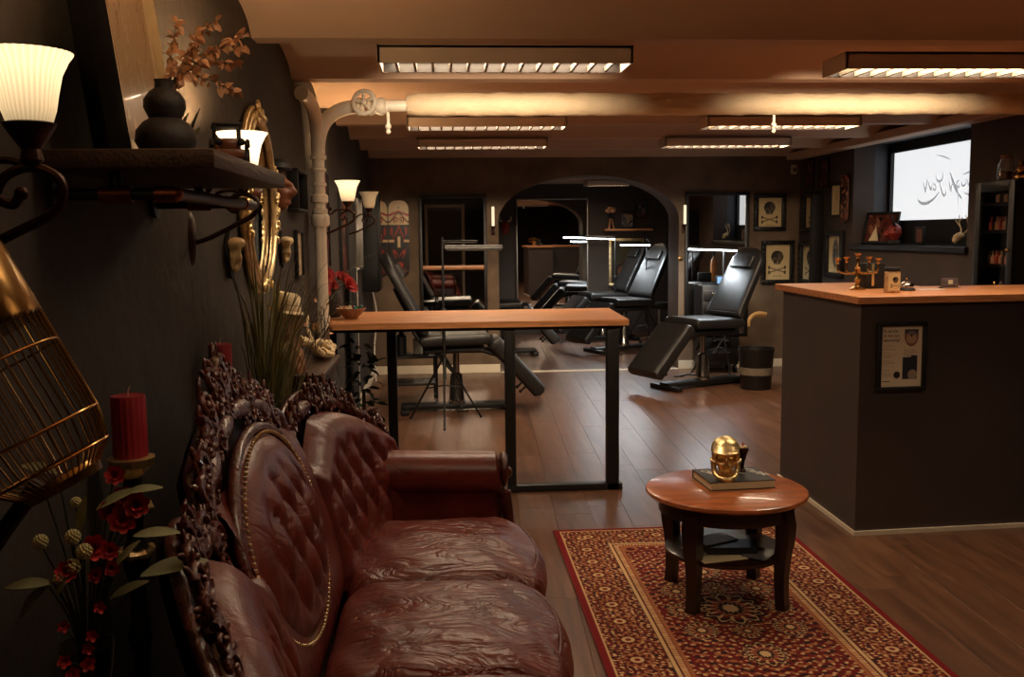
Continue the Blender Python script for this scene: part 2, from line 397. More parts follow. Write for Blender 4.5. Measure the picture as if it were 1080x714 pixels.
# right wall with the deep window recess
y0, y1, z0, z1 = 6.95, 8.97, 1.36, 2.29
mb = MB().box((XR+.1, (YF-.2+y0)/2, 1.31), (.2, y0-YF+.2, 2.66)).box((XR+.1, (y1+YB+.1)/2, 1.31), (.2, YB+.1-y1, 2.66))
mb.box((XR+.1, (y0+y1)/2, z0/2), (.2, y1-y0, z0)).box((XR+.1, (y0+y1)/2, (z1+2.64)/2), (.2, y1-y0, 2.64-z1))
struct('wall_right', mb, M['wallR'])
mb = MB().box((4.2, y0-.02, 1.85), (.24, .04, 1.1)).box((4.2, y1+.02, 1.85), (.24, .04, 1.1)).box((4.2, 7.95, z1+.02), (.24, 2.0, .04)).box((4.2, 7.95, z0-.07), (.24, 2.0, .05))
struct('trim_1', mb, M['reveal'])
struct('trim_2', MB().box((4.08, 7.95, z0-.025), (.46, 2.06, .05), bev=.006), M['blacks'])
struct('trim_3', MB().box((XR-.08, 4.3, 2.285), (.16, 12.1, .07), bev=.01), M['ceil'])
# window: dark frame, frosted back-lit pane with the shop lettering seen from behind
wf = MB()
for c, d in (((4.24, 7.96, 1.47), (.06, 2.0, .21)), ((4.24, 7.96, 2.25), (.06, 2.0, .1)), ((4.24, 8.95, 1.85), (.06, .07, .8)), ((4.24, 6.98, 1.85), (.06, .06, .8))): wf.box(c, d)
win = struct('window_1', wf, M['blackp'])
MB().box((4.25, 7.96, 1.885), (.012, 1.92, .63)).build('frosted_pane', emit('frosted_daylight_pane', (.93, .97, 1), WINDOW_E), win, smooth=0)
STROKES = [([(8.635, 1.769), (8.609, 1.745), (8.536, 1.723), (8.442, 1.728), (8.352, 1.756), (8.251, 1.812)], 2),
 ([(8.55, 1.917), (8.514, 1.861), (8.496, 1.826), (8.484, 1.875), (8.473, 1.944)], 1.7), ([(8.464, 1.928), (8.429, 1.873), (8.396, 1.841), (8.384, 1.886)], 1.5),
 ([(8.37, 1.9), (8.323, 1.875), (8.313, 1.845), (8.342, 1.835), (8.367, 1.862), (8.354, 1.895)], 1.2),
 ([(8.322, 1.969), (8.304, 1.927), (8.265, 1.906), (8.222, 1.915), (8.199, 1.95), (8.213, 1.996)], 1.4), ([(8.25, 1.905), (8.232, 1.856), (8.199, 1.802), (8.168, 1.779), (8.14, 1.8), (8.138, 1.829)], 1.6),
 ([(8.081, 1.973), (8.049, 1.92), (8.003, 1.859), (7.95, 1.799), (7.877, 1.743)], 2.2), ([(8.098, 1.908), (8.08, 1.856), (8.056, 1.815), (8.052, 1.862), (8.025, 1.875)], 1.5),
 ([(7.93, 1.899), (7.963, 1.886), (7.967, 1.851), (7.932, 1.842), (7.921, 1.877)], 1.4), ([(7.953, 1.85), (7.942, 1.792), (7.934, 1.734), (7.925, 1.654)], .8),
 ([(7.896, 1.904), (7.886, 1.861), (7.858, 1.849), (7.826, 1.865), (7.822, 1.911)], 1.3), ([(7.809, 1.907), (7.793, 1.87), (7.778, 1.845)], 1.2),
 ([(7.769, 1.904), (7.735, 1.888), (7.723, 1.853), (7.744, 1.84), (7.772, 1.862), (7.768, 1.897)], 1.2), ([(7.747, 1.966), (7.718, 1.922), (7.682, 1.872), (7.654, 1.839)], 2),
 ([(7.878, 1.942), (7.812, 1.953), (7.747, 1.966), (7.659, 1.995)], 1), ([(7.84, 1.788), (7.759, 1.77), (7.705, 1.758), (7.614, 1.733)], 1.6), ([(8.319, 2.137), (8.23, 2.123), (8.141, 2.1), (8.075, 2.081)], .8)]
lt = MB(); q = 4.235/4.335
for pts, wd in STROKES:
    c = spline([(4.242, y*q, 1.5+(z-1.5)*q) for y, z in pts], 5); k = len(c); hw = [.0075*wd*(.35+.65*math.sin(PI*(i+.6)/(k+.2))) for i in range(k)]
    vs = []
    for i, p in enumerate(c):
        a, b = c[max(i-1, 0)], c[min(i+1, k-1)]; d = Vector((0, b[1]-a[1], b[2]-a[2])).normalized()
        vs += [(p[0], p[1]-d.z*hw[i], p[2]+d.y*hw[i]), (p[0], p[1]+d.z*hw[i], p[2]-d.y*hw[i])]
    lt.add(vs, [(2*i, 2*i+1, 2*i+3, 2*i+2) for i in range(k-1)])
lt.build('shop_lettering', emit('backlit_grey_film', (.6, .63, .66), WINDOW_E*.5), win, smooth=0)
dp = struct('door_1', MB().box((.06, YF+.012, 1.04), (.78, .024, 2.08)), M['darkwood'])
for c, d in (((-.36, YF+.02, 1.08), (.07, .04, 2.16)), ((.48, YF+.02, 1.08), (.07, .04, 2.16)), ((.06, YF+.02, 2.115), (.77, .04, .07))): MB().box(c, d, bev=.004).build('door_frame', M['trimw'], dp)
MB().ball((.39, YF+.07, 1.02), .026, 12, 8).tube([(.39, YF+.02, 1.02), (.39, YF+.07, 1.02)], .009, 8).build('door_knob', M['brass'], dp)
# the room beyond the arch
Z2 = 2.2
struct('wall_far', MB().box((1.6, 14.3, 1.3), (6.4, .2, 2.8)), M['wallR'])
struct('wall_far_left', MB().box((-1.5, 12.5, 1.3), (.2, 3.8, 2.8)), M['wallR'])
struct('wall_far_right', MB().box((4.6, 12.5, 1.3), (.2, 3.8, 2.8)), M['wallR'])
struct('ceiling_far', MB().box((1.55, 12.5, Z2+.05), (6.2, 3.5, .1)), M['ceil'])
# skirtings, threshold
struct('baseboard_back', MB().box((-.07, YB-.008, .045), (1.34, .016, .09), bev=.003), M['trimw'])
struct('baseboard_back_right', MB().box((3.215, YB-.008, .045), (1.32, .016, .09), bev=.003), M['trimw'])
struct('baseboard_left', MB().box((XL+.008, 8.6, .045), (.016, 3.4, .09), bev=.003), M['trimw'])
struct('trim_4', MB().box((1.575, YB-.02, .004), (1.94, .05, .012), bev=.003), M['trimw'])

# ------------------------------------------------------------------ louvre fixtures
def make_fixture(label, x, y, z, lit=1.0, side=0.0, L=1.09, D=.27, H=.075):
    t = thing('ceiling_light', label, 'light', (x, y, z), 0, 'louvre ceiling lights')
    h = MB()
    h.box((0, 0, H-.006), (L, D, .012)).box((0, -D/2+.006, H/2), (L, .012, H), bev=.002).box((0, D/2-.006, H/2), (L, .012, H), bev=.002)
    h.box((-L/2+.006, 0, H/2), (.012, D, H)).box((L/2-.006, 0, H/2), (.012, D, H))
    h.build('housing', M['fixture'], t, smooth=0)
    ln = MB().box((0, 0, H-.014), (L-.026, D-.026, .004)).box((0, D/2-.014, H/2), (L-.026, .004, H-.004)).box((0, -D/2+.014, H/2), (L-.026, .004, H-.004)).build('shade_liner', M['shade_liner'], t, smooth=0)
    n = 14; bl = MB().box((0, 0, 0), (.012, D-.03, .022)).mesh('blade', M['louvre'], 0)
    for i in range(1, n): link('louvre_blade', bl, t, (-L/2+L*i/n, 0, .016))
    tb = emit('warm_tube', TUBE, 1.5*lit) if 'tube%.2f' % lit not in M else M['tube%.2f' % lit]; M['tube%.2f' % lit] = tb
    for yy in (-.085, .085): MB().tube([(-L/2+.04, yy, .050), (L/2-.04, yy, .050)], .006, 8).build('tube', tb, t)
    if lit > 0: lamp_area('tube_glow', t, (0, 0, .043), (0, 0, 0), L-.1, D-.06, FIX_DOWN*lit, TUBE)
    if side > 0: lamp_area('pipe_fill', t, (0, D/2+.004, .015), (R(75), 0, 0), L-.02, .03, PIPE_FILL*side, TUBE, R(54))  # added lamp outside the closed housing, aimed at the pipe
    return t
M['shade_liner'] = mat('cell_shade_dark', s(30, 23, 19), .6)  # near-black lining puts the shade of the louvre cells into colour
M['fixture'] = mat('fixture_enamel', s(226, 206, 186), .5, noise=(5, .05)); M['louvre'] = mat('louvre_metal', s(190, 175, 155), .3, .6, noise=(5, .05))
ZF = 2.215
make_fixture('louvred strip light nearest the valve of the white pipe', .285, 4.325, ZF, 1, 1)
make_fixture('louvred strip light over the reception counter', 2.36, 4.45, ZF, 1, 1)
make_fixture('second louvred strip light back on the left, behind the lagged pipe', .32, 6.79, ZF, 1.2)
make_fixture('second louvred strip light back on the right, behind the lagged pipe', 2.38, 6.79, ZF, 1.2)
make_fixture('farthest louvred strip light on the left, nearest the back wall', .35, 8.32, ZF, 1.2)
make_fixture('farthest louvred strip light on the right, nearest the back wall', 2.44, 8.32, ZF, 1.2)
make_fixture('louvred strip light above the sofa, out of frame overhead', .3, 1.9, ZF, .4)
make_fixture('louvred strip light above the rug front, out of frame overhead', 2.35, 1.9, ZF, .8)
make_fixture('short louvred strip light seen through the top of the arch', 2.25, 13.2, Z2-.08, .35, L=.6)

# ------------------------------------------------------------------ heating pipe
pp = thing('heating_pipe', 'cream painted heating pipe rising at the bar table and crossing under the ceiling', 'pipe', (0, 0, 0))
PX, PY, PZ = -.685, 5.56, 2.2
rr = .034
MB().tube([(PX, PY, .003), (PX, PY, 1.95)], rr, 16).build('riser', M['pipe'], pp)
el = bez((PX, PY, 1.95), (PX, PY, 2.13), (PX+.08, PY, PZ+.005), (PX+.24, PY, PZ+.01), 14)
MB().tube(el, rr*1.15, 16).build('elbow', M['pipe'], pp)
el = bez((PX, PY, 1.95), (PX, PY-.0, 2.16), (PX-.0, PY-.1, PZ+.02), (PX-.02, PY-.45, PZ+.02), 14)
MB().tube(el, rr*1.1, 16).build('branch_elbow', M['pipe'], pp)
for z, h, r in ((1.93, .03, 1.35), (1.86, .02, 1.25), (1.78, .02, 1.25), (1.70, .05, 1.45), (1.63, .03, 1.3), (1.58, .07, 1.55), (1.03, .02, 1.15)):
    MB().lathe([(rr*r*.85, -h/2), (rr*r, -h/3), (rr*r, h/3), (rr*r*.85, h/2)], 16).build('coupling', M['pipe'], pp, (PX, PY, z))
MB().tube([(PX+.23, PY, PZ+.01), (PX+.56, PY, PZ+.015)], rr*.95, 16).build('valve_pipe', M['pipe'], pp)
vb = MB().lathe([(.03, -.09), (.05, -.07), (.05, -.05), (.04, -.03), (.052, 0), (.04, .03), (.05, .05), (.05, .07), (.03, .09)], 16, M=Matrix.Translation((PX+.3, PY, PZ+.01)) @ Euler((0, R(90), 0)).to_matrix().to_4x4())
vb.build('valve_body', M['pipe'], pp)
T = Matrix.Translation((PX+.27, PY-.09, PZ+.02)) @ Euler((R(90), 0, R(-15))).to_matrix().to_4x4()
vw = MB().tube([(.062*math.cos(a), .062*math.sin(a), 0) for a in np.linspace(0, 2*PI, 20, False)], .012, 8, True, M=T)
for k in range(5): vw.tube([(0, 0, 0), (.06*math.cos(k*2*PI/5+.4), .06*math.sin(k*2*PI/5+.4), 0)], .008, 6, M=T)
vw.ball((0, 0, 0), .018, M=T).tube([(0, 0, 0), (0, 0, -.09)], .01, 8, M=T)
vw.build('hand_wheel', M['pipe'], pp)
def lagr(t): return .062+.0025*math.sin(t*97)+.002*math.sin(t*41)
xs = np.linspace(PX+.5, XR-.19, 60)
MB().tube([(x, PY, PZ+.02+.002*math.sin(i*1.7)) for i, x in enumerate(xs)], [.05]+[lagr(x) for x in xs[1:-1]]+[.05], 18).build('lagging', M['lag'], pp)
for x in (-.29, 1.92):
    hk = MB().tube([(x, PY, PZ-.02), (x, PY, PZ-.13)], .009, 8).ball((x, PY, PZ-.1), .018).ball((x, PY, PZ-.13), .014)
    hk.build('pipe_bracket', M['pipe'], pp)

# ------------------------------------------------------------------ bar table
tb = thing('bar_table', 'long wooden bar table on black steel frames beside the sofa', 'table', (0, 0, 0))
top = [(PX+.045, 5.46), (1.06, 5.46), (1.09, 6.3), (-.735, 6.3), (-.735, 5.62), (PX+.045, 5.62)]
MB().prism(top, .965, 1.0, bev=.003).prism([(-.735, 5.46), (PX-.04, 5.46), (PX-.04, 5.62), (-.735, 5.62)], .965, 1.0).build('table_top', M['oak'], tb, smooth=30)
MB().box((.17, 5.9, .952), (1.75, .7, .025), bev=.003).build('under_frame', M['blackm'], tb, smooth=30)
def post(x, y, wd=.06, z0=.0, z1=.942): MB().box((x, y, (z0+z1)/2), (wd, wd, z1-z0), bev=.004).build('leg', M['blackm'], tb, smooth=30)
post(.375, 5.5); post(.97, 5.5, .07); post(-.335, 6.2)
MB().box((.675, 5.5, .02), (.7, .07, .04), bev=.004).build('foot_rail', M['blackm'], tb, smooth=30)
MB().box((-.535, 6.2, .07), (.34, .06, .05), bev=.004).build('foot_rail', M['blackm'], tb, smooth=30)
post(-.71, 6.2)

# ------------------------------------------------------------------ reception counter
ct = thing('reception_counter', 'dark brown reception counter with a thick wooden top', 'counter', (0, 0, 0))
body = [(2.0, 4.50), (3.86, 4.60), (3.86, 5.2), (2.6, 5.16), (2.6, 5.62), (2.02, 5.62)]
MB().prism(body, .022, 1.145).build('body', M['counter'], ct, smooth=0)
MB().prism([(1.99, 4.488), (3.86, 4.588), (3.86, 4.62), (2.02, 4.52), (2.04, 5.63), (2.005, 5.63)], .0, .022).build('plinth', M['trimw'], ct, smooth=0)
MB().prism([(1.965, 4.455), (3.87, 4.56), (3.87, 5.24), (2.65, 5.2), (2.65, 5.67), (1.985, 5.67)], 1.145, 1.18, bev=.003).build('counter_top', M['oakc'], ct, smooth=30)
ps = thing('framed_poster', 'black framed aftercare poster hung on the front of the counter', 'poster', (2.205, 4.505, .885), PI+R(3.1))
PW, PH = .25, .335
def frame_parts(t, W, H, bw, dp, m, name='frame', back=True, M4=None, sharp=True):
    f = MB()
    f.box((0, dp/2, H/2-bw/2), (W, dp, bw), bev=.002, M=M4).box((0, dp/2, -H/2+bw/2), (W, dp, bw), bev=.002, M=M4)
    f.box((-W/2+bw/2, dp/2, 0), (bw, dp, H-2*bw), bev=.002, M=M4).box((W/2-bw/2, dp/2, 0), (bw, dp, H-2*bw), bev=.002, M=M4)
    if back: f.box((0, .003, 0), (W-bw, .006, H-bw), M=M4)
    return f.build(name, m, t, smooth=30)
frame_parts(ps, PW, PH, .02, .022, M['blackp'])
def poster(U, V):
    c = canvas(U, s(244, 228, 198)); W2, H2 = .105, .1475
    for i in range(22):
        y = .055-i*.0075
        if i in (4, 9, 15): continue
        paint(c, rect(U, V, -.095, -.095+.075*(.7+.3*math.sin(i*2.3)), y, y+.0028) & (np.sin(U*1900+i) > -.3), s(176, 156, 128))
    for i in range(5): paint(c, rect(U, V, .012, .07+.012*math.sin(i), .03-i*.007, .033-i*.007) & (np.sin(U*1700+i*2) > -.3), s(180, 160, 132))
    sh = (np.abs(U-.05) < .036*np.sqrt(1-np.clip((.1-V)/.052, 0, 1)**2)) & (V < .13)
    paint(c, sh, s(150, 112, 86)); paint(c, ell(U, V, .05, .088, .026, .027), s(206, 170, 140))
    paint(c, rect(U, V, .016, .085, .112, .132), s(84, 74, 82)); paint(c, ell(U, V, .05, .112, .02, .012), s(140, 128, 128)); paint(c, ell(U, V, .05, .1, .005, .006), s(70, 46, 40))
    paint(c, rect(U, V, .008, .083, -.112, -.004) | rect(U, V, .05, .083, -.004, .004), s(52, 56, 66)); paint(c, ell(U, V, .06, -.09, .024, .024), s(176, 160, 140))
    paint(c, ell(U, V, -.02, -.09, .017, .017), s(48, 44, 44)); paint(c, rect(U, V, -.095, -.055, -.124, -.12), s(110, 96, 84)); return c
plate('printed_sheet', M['print'], ps, .212, .297, 110, 150, poster, loc=(0, .008, 0))
for i, ln in enumerate(('Er du klar', 'til den nye', 'tatovering?')): text(ln, .019, M['ink'], ps, (.093, .0088, .118-i*.022), (R(90), 0, PI))

# ------------------------------------------------------------------ round coffee table
cf = thing('coffee_table', 'round wooden coffee table with dark legs standing on the red rug', 'table', (1.135, 3.78, .009))
MB().lathe([(.29, .425), (.318, .428), (.325, .436), (.322, .446), (.312, .451), (.0005, .451)], 64).build('table_top', M['tabletop'], cf)
MB().lathe([(.262, .355), (.272, .36), (.272, .425), (.26, .425)], 48).build('apron', M['darkwood'], cf)
MB().lathe([(.0005, .185), (.235, .185), (.245, .192), (.245, .203), (.235, .208), (.0005, .208)], 48).build('lower_shelf', M['darkwood'], cf)
for k in range(4):
    a = R(45+90*k); d = Vector((math.cos(a), math.sin(a), 0)); rk = [(.235, .425, .034), (.25, .39, .034), (.262, .34, .033), (.26, .27, .030), (.252, .21, .027), (.248, .14, .024), (.25, .06, .022), (.256, .0, .023)]
    mb = MB(); ring = []
    for r, z, q in rk:
        p = d*r; tq = Vector((-d.y, d.x, 0)); ring += [tuple(p+d*q*.9+tq*q+Vector((0, 0, z))), tuple(p-d*q*.9+tq*q+Vector((0, 0, z))), tuple(p-d*q*.9-tq*q+Vector((0, 0, z))), tuple(p+d*q*.9-tq*q+Vector((0, 0, z)))]
    K = len(rk); mb.add(ring, [(i*4+j, i*4+(j+1) % 4, (i+1)*4+(j+1) % 4, (i+1)*4+j) for i in range(K-1) for j in range(4)]+[(0, 1, 2, 3), ((K-1)*4+3, (K-1)*4+2, (K-1)*4+1, (K-1)*4)])
    mb.build('leg', M['darkwood'], cf, smooth=50)
TZ = .46
bk = thing('hardback_book', 'thick black hardback book lying on the coffee table', 'book', (1.185, 3.85, TZ), R(4))
BW, BD, BH = .275, .225, .034
MB().box((0, 0, .0015), (BW, BD, .003)).box((0, 0, BH-.0015), (BW, BD, .003)).box((0, BD/2-.0015, BH/2), (BW, .003, BH)).build('cover', M['ink'], bk, smooth=0)
pg = MB()
for i in range(9): pg.box((0, -.003, .004+i*.0032), (BW-.008, BD-.008, .0031))
pg.build('page_block', M['cream'], bk, smooth=0)
text('Celtic', .056, M['white'], bk, (.06, .08, BH+.0002), (0, 0, R(-62)), shear=.3)
text('Classic', .046, M['white'], bk, (-.12, .085, BH+.0002), (0, 0, R(-62)), shear=.2)
text('tattoo', .016, M['white'], bk, (.03, .03, BH+.0002), (0, 0, R(-62)))
def skull_mb(k):
    """human skull facing -Y: braincase plus a relief of the face with sockets, nose and cheekbones"""
    m = MB().ball((0, .034*k, .126*k), (.064*k, .080*k, .060*k), 32, 20)
    def fn(u, v):
        x = (2*u-1)*.060; z = .036+.116*v; t = (z-.036)/.116
        wd = np.interp(z, [.036, .05, .07, .085, .11, .152], [.030, .034, .046, .060, .063, .056]); x = (2*u-1)*wd
        q = min(1, abs(x)/wd); y = -.078*(1-.62*q**2.6)+.0
        y += np.interp(z, [.036, .06, .08, .1, .125, .152], [.012, .008, .006, .0, .004, .038])
        y -= .007*math.exp(-((z-.121)/.007)**2)*(abs(x) < .056)
        for sx in (-1, 1):
            d = (abs(x-sx*.027)/.0185)**2.4+(abs(z-.100+.12*abs(x-sx*.027)*0)/.0165)**2.4; y += .046/(1+d**2.2)
            y -= .008*math.exp(-((x-sx*.047)/.012)**2-((z-.079)/.008)**2)
            y += .010*math.exp(-((x-sx*.040)/.010)**2-((z-.058)/.012)**2)
        nw = .0035+.010*max(0, min(1, (.090-z)/.026))
        if .058 < z < .094: y += .026*max(0, 1-(x/nw)**4) if abs(x) < nw else 0
        y -= .006*math.exp(-(x/.006)**2-((z-.094)/.007)**2)
        return (x*k, y*k, z*k)
    m.grid(fn, 70, 70)
    for sx in (-1, 1): m.tube([tuple(k*c for c in p) for p in spline([(sx*.046, -.052, .080), (sx*.060, -.028, .082), (sx*.066, .004, .086)], 5)], .0065*k, 8)
    return m
def jaw_mb(k):
    m = MB()
    pts = [(-.054, .002, .082), (-.053, -.006, .055), (-.048, -.018, .028), (-.036, -.044, .014), (-.018, -.066, .010), (0, -.071, .010), (.018, -.066, .010), (.036, -.044, .014), (.048, -.018, .028), (.053, -.006, .055), (.054, .002, .082)]
    q = spline(pts, 5); n_ = len(q); m.tube([tuple(k*c for c in p) for p in q], [.0125*k]*n_, 10)
    m.ball((0, -.062*k, .012*k), (.024*k, .016*k, .012*k), 12, 8).ball((0, -.040*k, .035*k), (.030*k, .024*k, .018*k), 14, 8)
    return m
def teeth_mb(k):
    m = MB()
    for zz in (.040, .028):
        for i in range(9):
            a = (i-4)*.27; m.box((.036*math.sin(a)*k, (-.036-.036*math.cos(a))*k, zz*k), (.0075*k, .008*k, .0105*k), (0, 0, a), bev=.0016*k)
    return m
sk = thing('gold_skull', 'gold painted human skull ornament standing on the black book', 'skull', (1.138, 3.80, TZ+BH), R(-14))
skull_mb(.9).build('cranium', M['gold'], sk, smooth=60); jaw_mb(.9).build('jaw', M['gold'], sk, smooth=60); teeth_mb(.9).build('teeth', M['gold'], sk, smooth=30)
cp = thing('ornamental_cup', 'small bronze tapered cup behind the gold skull on the book', 'cup', (1.235, 3.90, TZ+BH))
MB().lathe([(.012, 0), (.022, .003), (.012, .015), (.014, .04), (.022, .07), (.03, .095), (.031, .1), (.026, .1), (.018, .07), (.0005, .06)], 20).build('bowl', M['bronze'], cp)
mm = MB()
for k in range(7): a = k*.9; mm.ball((.016*math.cos(a), .016*math.sin(a), .104), (.009, .009, .006), 8, 6)
mm.build('cream_filling', M['bone'], cp); MB().tube([(.004, 0, .1), (.008, .004, .122)], .003, 6).build('red_tip', M['petal'], cp)
LZ = .217
def sheet(label, cat, x, y, z, rz, w_, d_, h_, m, nm, grp=None):
    o = MB().box((0, 0, h_/2), (w_, d_, h_), bev=min(.001, h_*.3)).build(nm, m, None, (x, y, z), rz, smooth=0); return tag(o, label, cat, grp)
sheet('cream paper brochure lowest on the coffee table shelf', 'brochure', 1.10, 3.69, LZ, R(12), .27, .2, .006, M['cream'], 'brochure')
sheet('dark blue folder stacked on the cream brochure under the coffee table', 'folder', 1.13, 3.72, LZ+.006, R(-6), .2, .16, .03, mat('dark_blue_card', s(34, 36, 46), .4), 'folder')
sheet('white paper leaflet topmost on the dark blue folder', 'leaflet', 1.08, 3.75, LZ+.036, R(25), .16, .11, .004, M['white'], 'leaflet')
sheet('glossy grey magazine on the right of the coffee table shelf', 'magazine', 1.235, 3.64, LZ+.0065, R(48), .14, .1, .004, mat('grey_gloss', s(110, 108, 112), .2), 'magazine')

# ------------------------------------------------------------------ persian rug
rx0, rx1, ry0, ry1 = .53, 1.70, 2.55, 4.71
def rug_col(X, Y):
    W2, H2 = (rx1-rx0)/2, (ry1-ry0)/2; U = X; V = Y
    red, dk, cr, og, nv, rust = s(120, 42, 36), s(84, 28, 26), s(206, 168, 122), s(160, 100, 66), s(48, 34, 34), s(128, 66, 46)
    rn = np.random.default_rng(5); c = canvas(U, red); ex = W2-np.abs(U); ey = H2-np.abs(V); e = np.minimum(ex, ey)
    t = np.where(ex < ey, V, U)
    field = e > .30
    def nz(f, seed):
        r2 = np.random.default_rng(seed); a = np.zeros_like(U)
        for k in range(5):
            th = r2.random()*PI; a += np.sin((np.abs(U)*math.cos(th)+np.abs(V)*math.sin(th))*f*(.7+.6*r2.random())+r2.random()*6)
        return a/2.2
    paint(c, (e > .03), rust)
    # busy outer border
    a = nz(260, 1); b = nz(190, 2); d = nz(330, 3)
    band = (e > .035) & (e <= .235)
    paint(c, band & (a > .35), cr); paint(c, band & (b > .5), nv); paint(c, band & (d > .55), red); paint(c, band & (a < -.6), dk)
    # rosettes along the band
    per = .17; cx = (np.abs(t) % per)-per/2; cy = e-.125
    q = np.sqrt(cx**2+cy**2); ang = np.arctan2(cy, cx)
    paint(c, band & (q < .052+.01*np.cos(8*ang)), og); paint(c, band & (q < .04+.009*np.cos(8*ang)), dk); paint(c, band & (q < .024), cr); paint(c, band & (q < .012), red)
    for lo, hi, col in ((.03, .036, cr), (.072, .077, nv), (.178, .183, og), (.235, .24, nv), (.24, .252, cr), (.252, .259, dk), (.259, .279, cr), (.279, .285, red), (.285, .3, og)):
        paint(c, (e > lo) & (e <= hi), col)
    chk = (e > .259) & (e <= .279) & (np.sin(t*420) > .2); paint(c, chk, og)
    # field
    paint(c, field, s(108, 34, 31))
    a = nz(210, 7); b = nz(150, 8)
    paint(c, field & (a > .72), cr); paint(c, field & (b > .82), nv); paint(c, field & (b < -.85), og)
    for (mx, my, sc_) in ((0, 0, 1), (0, .42, .62), (0, -.42, .62), (.17, .2, .5), (-.17, .2, .5), (.17, -.2, .5), (-.17, -.2, .5), (.0, .22, .4), (0, -.22, .4), (.2, 0, .42), (-.2, 0, .42)):
        q = np.sqrt((U-mx)**2+((V-my)*.8)**2)/sc_; an = np.arctan2(V-my, U-mx)
        for rad, col in ((.125, nv), (.112, cr), (.104, nv), (.084, red), (.062, og), (.05, nv), (.03, cr)):
            paint(c, field & (q < rad*(1+.12*np.cos(12*an))), col)
        paint(c, field & (q > .066) & (q < .1) & (np.cos(14*an) > .55), cr)
    cn = field & (np.abs(U) > W2-.42) & (np.abs(V) > H2-.42) & ((np.abs(U)-W2+.30)**2+(np.abs(V)-H2+.30)**2 < .075**2)
    paint(c, cn, nv); paint(c, cn & ((np.abs(U)-W2+.33)**2+(np.abs(V)-H2+.33)**2 < .04**2), og); paint(c, cn & ((np.abs(U)-W2+.33)**2+(np.abs(V)-H2+.33)**2 < .022**2), dk)
    jit = 1+.22*(rn.random(U.shape)-.5); c *= jit[..., None]
    paint(c, e <= .03, s(118, 30, 32)); return c
rm, nt, b = nodes_of('rug_wool'); b.inputs['Roughness'].default_value = .9; b.inputs['Specular IOR Level'].default_value = .1
a = nt.nodes.new('ShaderNodeAttribute'); a.attribute_name = 'Col'; nt.links.new(a.outputs['Color'], b.inputs['Base Color'])
n_ = nt.nodes.new('ShaderNodeTexNoise'); n_.inputs['Scale'].default_value = 400; bp = nt.nodes.new('ShaderNodeBump'); bp.inputs['Strength'].default_value = .4; bp.inputs['Distance'].default_value = .004
nt.links.new(n_.outputs['Fac'], bp.inputs['Height']); nt.links.new(bp.outputs[0], b.inputs['Normal'])
rug = tag(MB().box((0, 0, .0045), (rx1-rx0, ry1-ry0, .0085), bev=.003).build('persian_rug', mat('rug_edge', s(118, 30, 32), .9), None, ((rx0+rx1)/2, (ry0+ry1)/2, 0), 0, smooth=30), 'red patterned oriental rug lying under the round coffee table', 'rug')
plate('woven_face', rm, rug, rx1-rx0-.006, ry1-ry0-.006, 330, 600, lambda U, V: rug_col(U, V), M=Euler((R(-90), 0, PI)).to_matrix().to_4x4(), loc=(0, 0, .009))

# ------------------------------------------------------------------ carved three-seat sofa (its middle at y = SY)
SY = 2.49
sofa = thing('carved_sofa', 'oxblood leather three-seat sofa with a carved mahogany frame along the left wall', 'sofa', (0, SY, 0))
def back_x(v):                      # plan curve of the back: straight in the middle, wrapping forward at both ends
    a = abs(v); return -.475+(.316*(a-.45)**1.66 if a > .45 else 0)
def bx(v, z): return back_x(v)-.30*(z-.75)
def top_z(v):                       # top of the upholstered back
    a = abs(v)
    if a < .46: return .93+.10*math.cos(a/.46*PI/2)
    if a < 1.17:
        t = (a-.46)/.71; return .775+.125*math.sin(PI*min(1, t*1.02))**.8+.045*(1-t)-.02*t
    return .755-(a-1.17)*1.6
def tuft(p, q, w_=.115, h_=.21):
    a, b = p/w_+q/h_, p/w_-q/h_
    return (abs(math.sin(PI*a)*math.sin(PI*b)))**.45
# side sections of the back
for sg, nm in ((1, 'back_panel'), (-1, 'back_panel')):
    def fn(u, t):
        a = .43+.76*u; v = sg*a; zt = min(top_z(v), .80+.6*max(0, a-.5))-.015; z = .40+(zt-.40)*t
        e = min(1, min(u, 1-u)*9, (1-t)*6, t*8+.35); roundo = math.sqrt(max(0, 1-(1-e)**2))
        x = bx(v, z)+.035+.075*roundo
        if .14 < t < .86 and .06 < u < .95: x += .03*(tuft(a, z)-.75)*min(1, min(t-.14, .86-t)*9)
        return (x, v, z)
    MB().grid(fn, 60, 60).build(nm, M['leather'], sofa, smooth=80)
def fn(u, t):
    v = -.46+.92*u; z = .38+.55*t; return (bx(v, z)+.03+.05*math.sqrt(max(0, 1-(2*t-1)**2)), v, z)
MB().grid(fn, 20, 20).build('centre_lining', M['leather'], sofa, smooth=80)
# oval centre medallion with its own raised frame
a0, b0, zc = .405, .25, .745
def med(r, th, bulge):
    v = a0*r*math.cos(th)-.05; z = zc+b0*r*math.sin(th)
    h = bulge*math.sqrt(max(0, 1-r**2.6))
    if r < .82: h += .03*(tuft(v, z, .13, .22)-.75)*min(1, (.82-r)*5)
    return (bx(v, z)+.045+h, v, z)
mb = MB().grid(lambda u, t: med(t*.999+.001, u*2*PI, .075), 72, 34, cu=True)
mb.build('medallion', M['leather'], sofa, smooth=80)
ring = [med(1.05, th, 0) for th in np.linspace(0, 2*PI, 64, False)]
MB().tube([(x+.012, y, z) for x, y, z in ring], .014, 8, True).build('medallion_frame', M['carved'], sofa, smooth=70)
nb = MB()
for th in np.linspace(0, 2*PI, 120, False): x, y, z = med(1.0, th, 0); nb.ball((x+.03, y, z), .0055, 6, 4)
nb.build('nail_heads', M['oldgold'], sofa, kind='stuff')
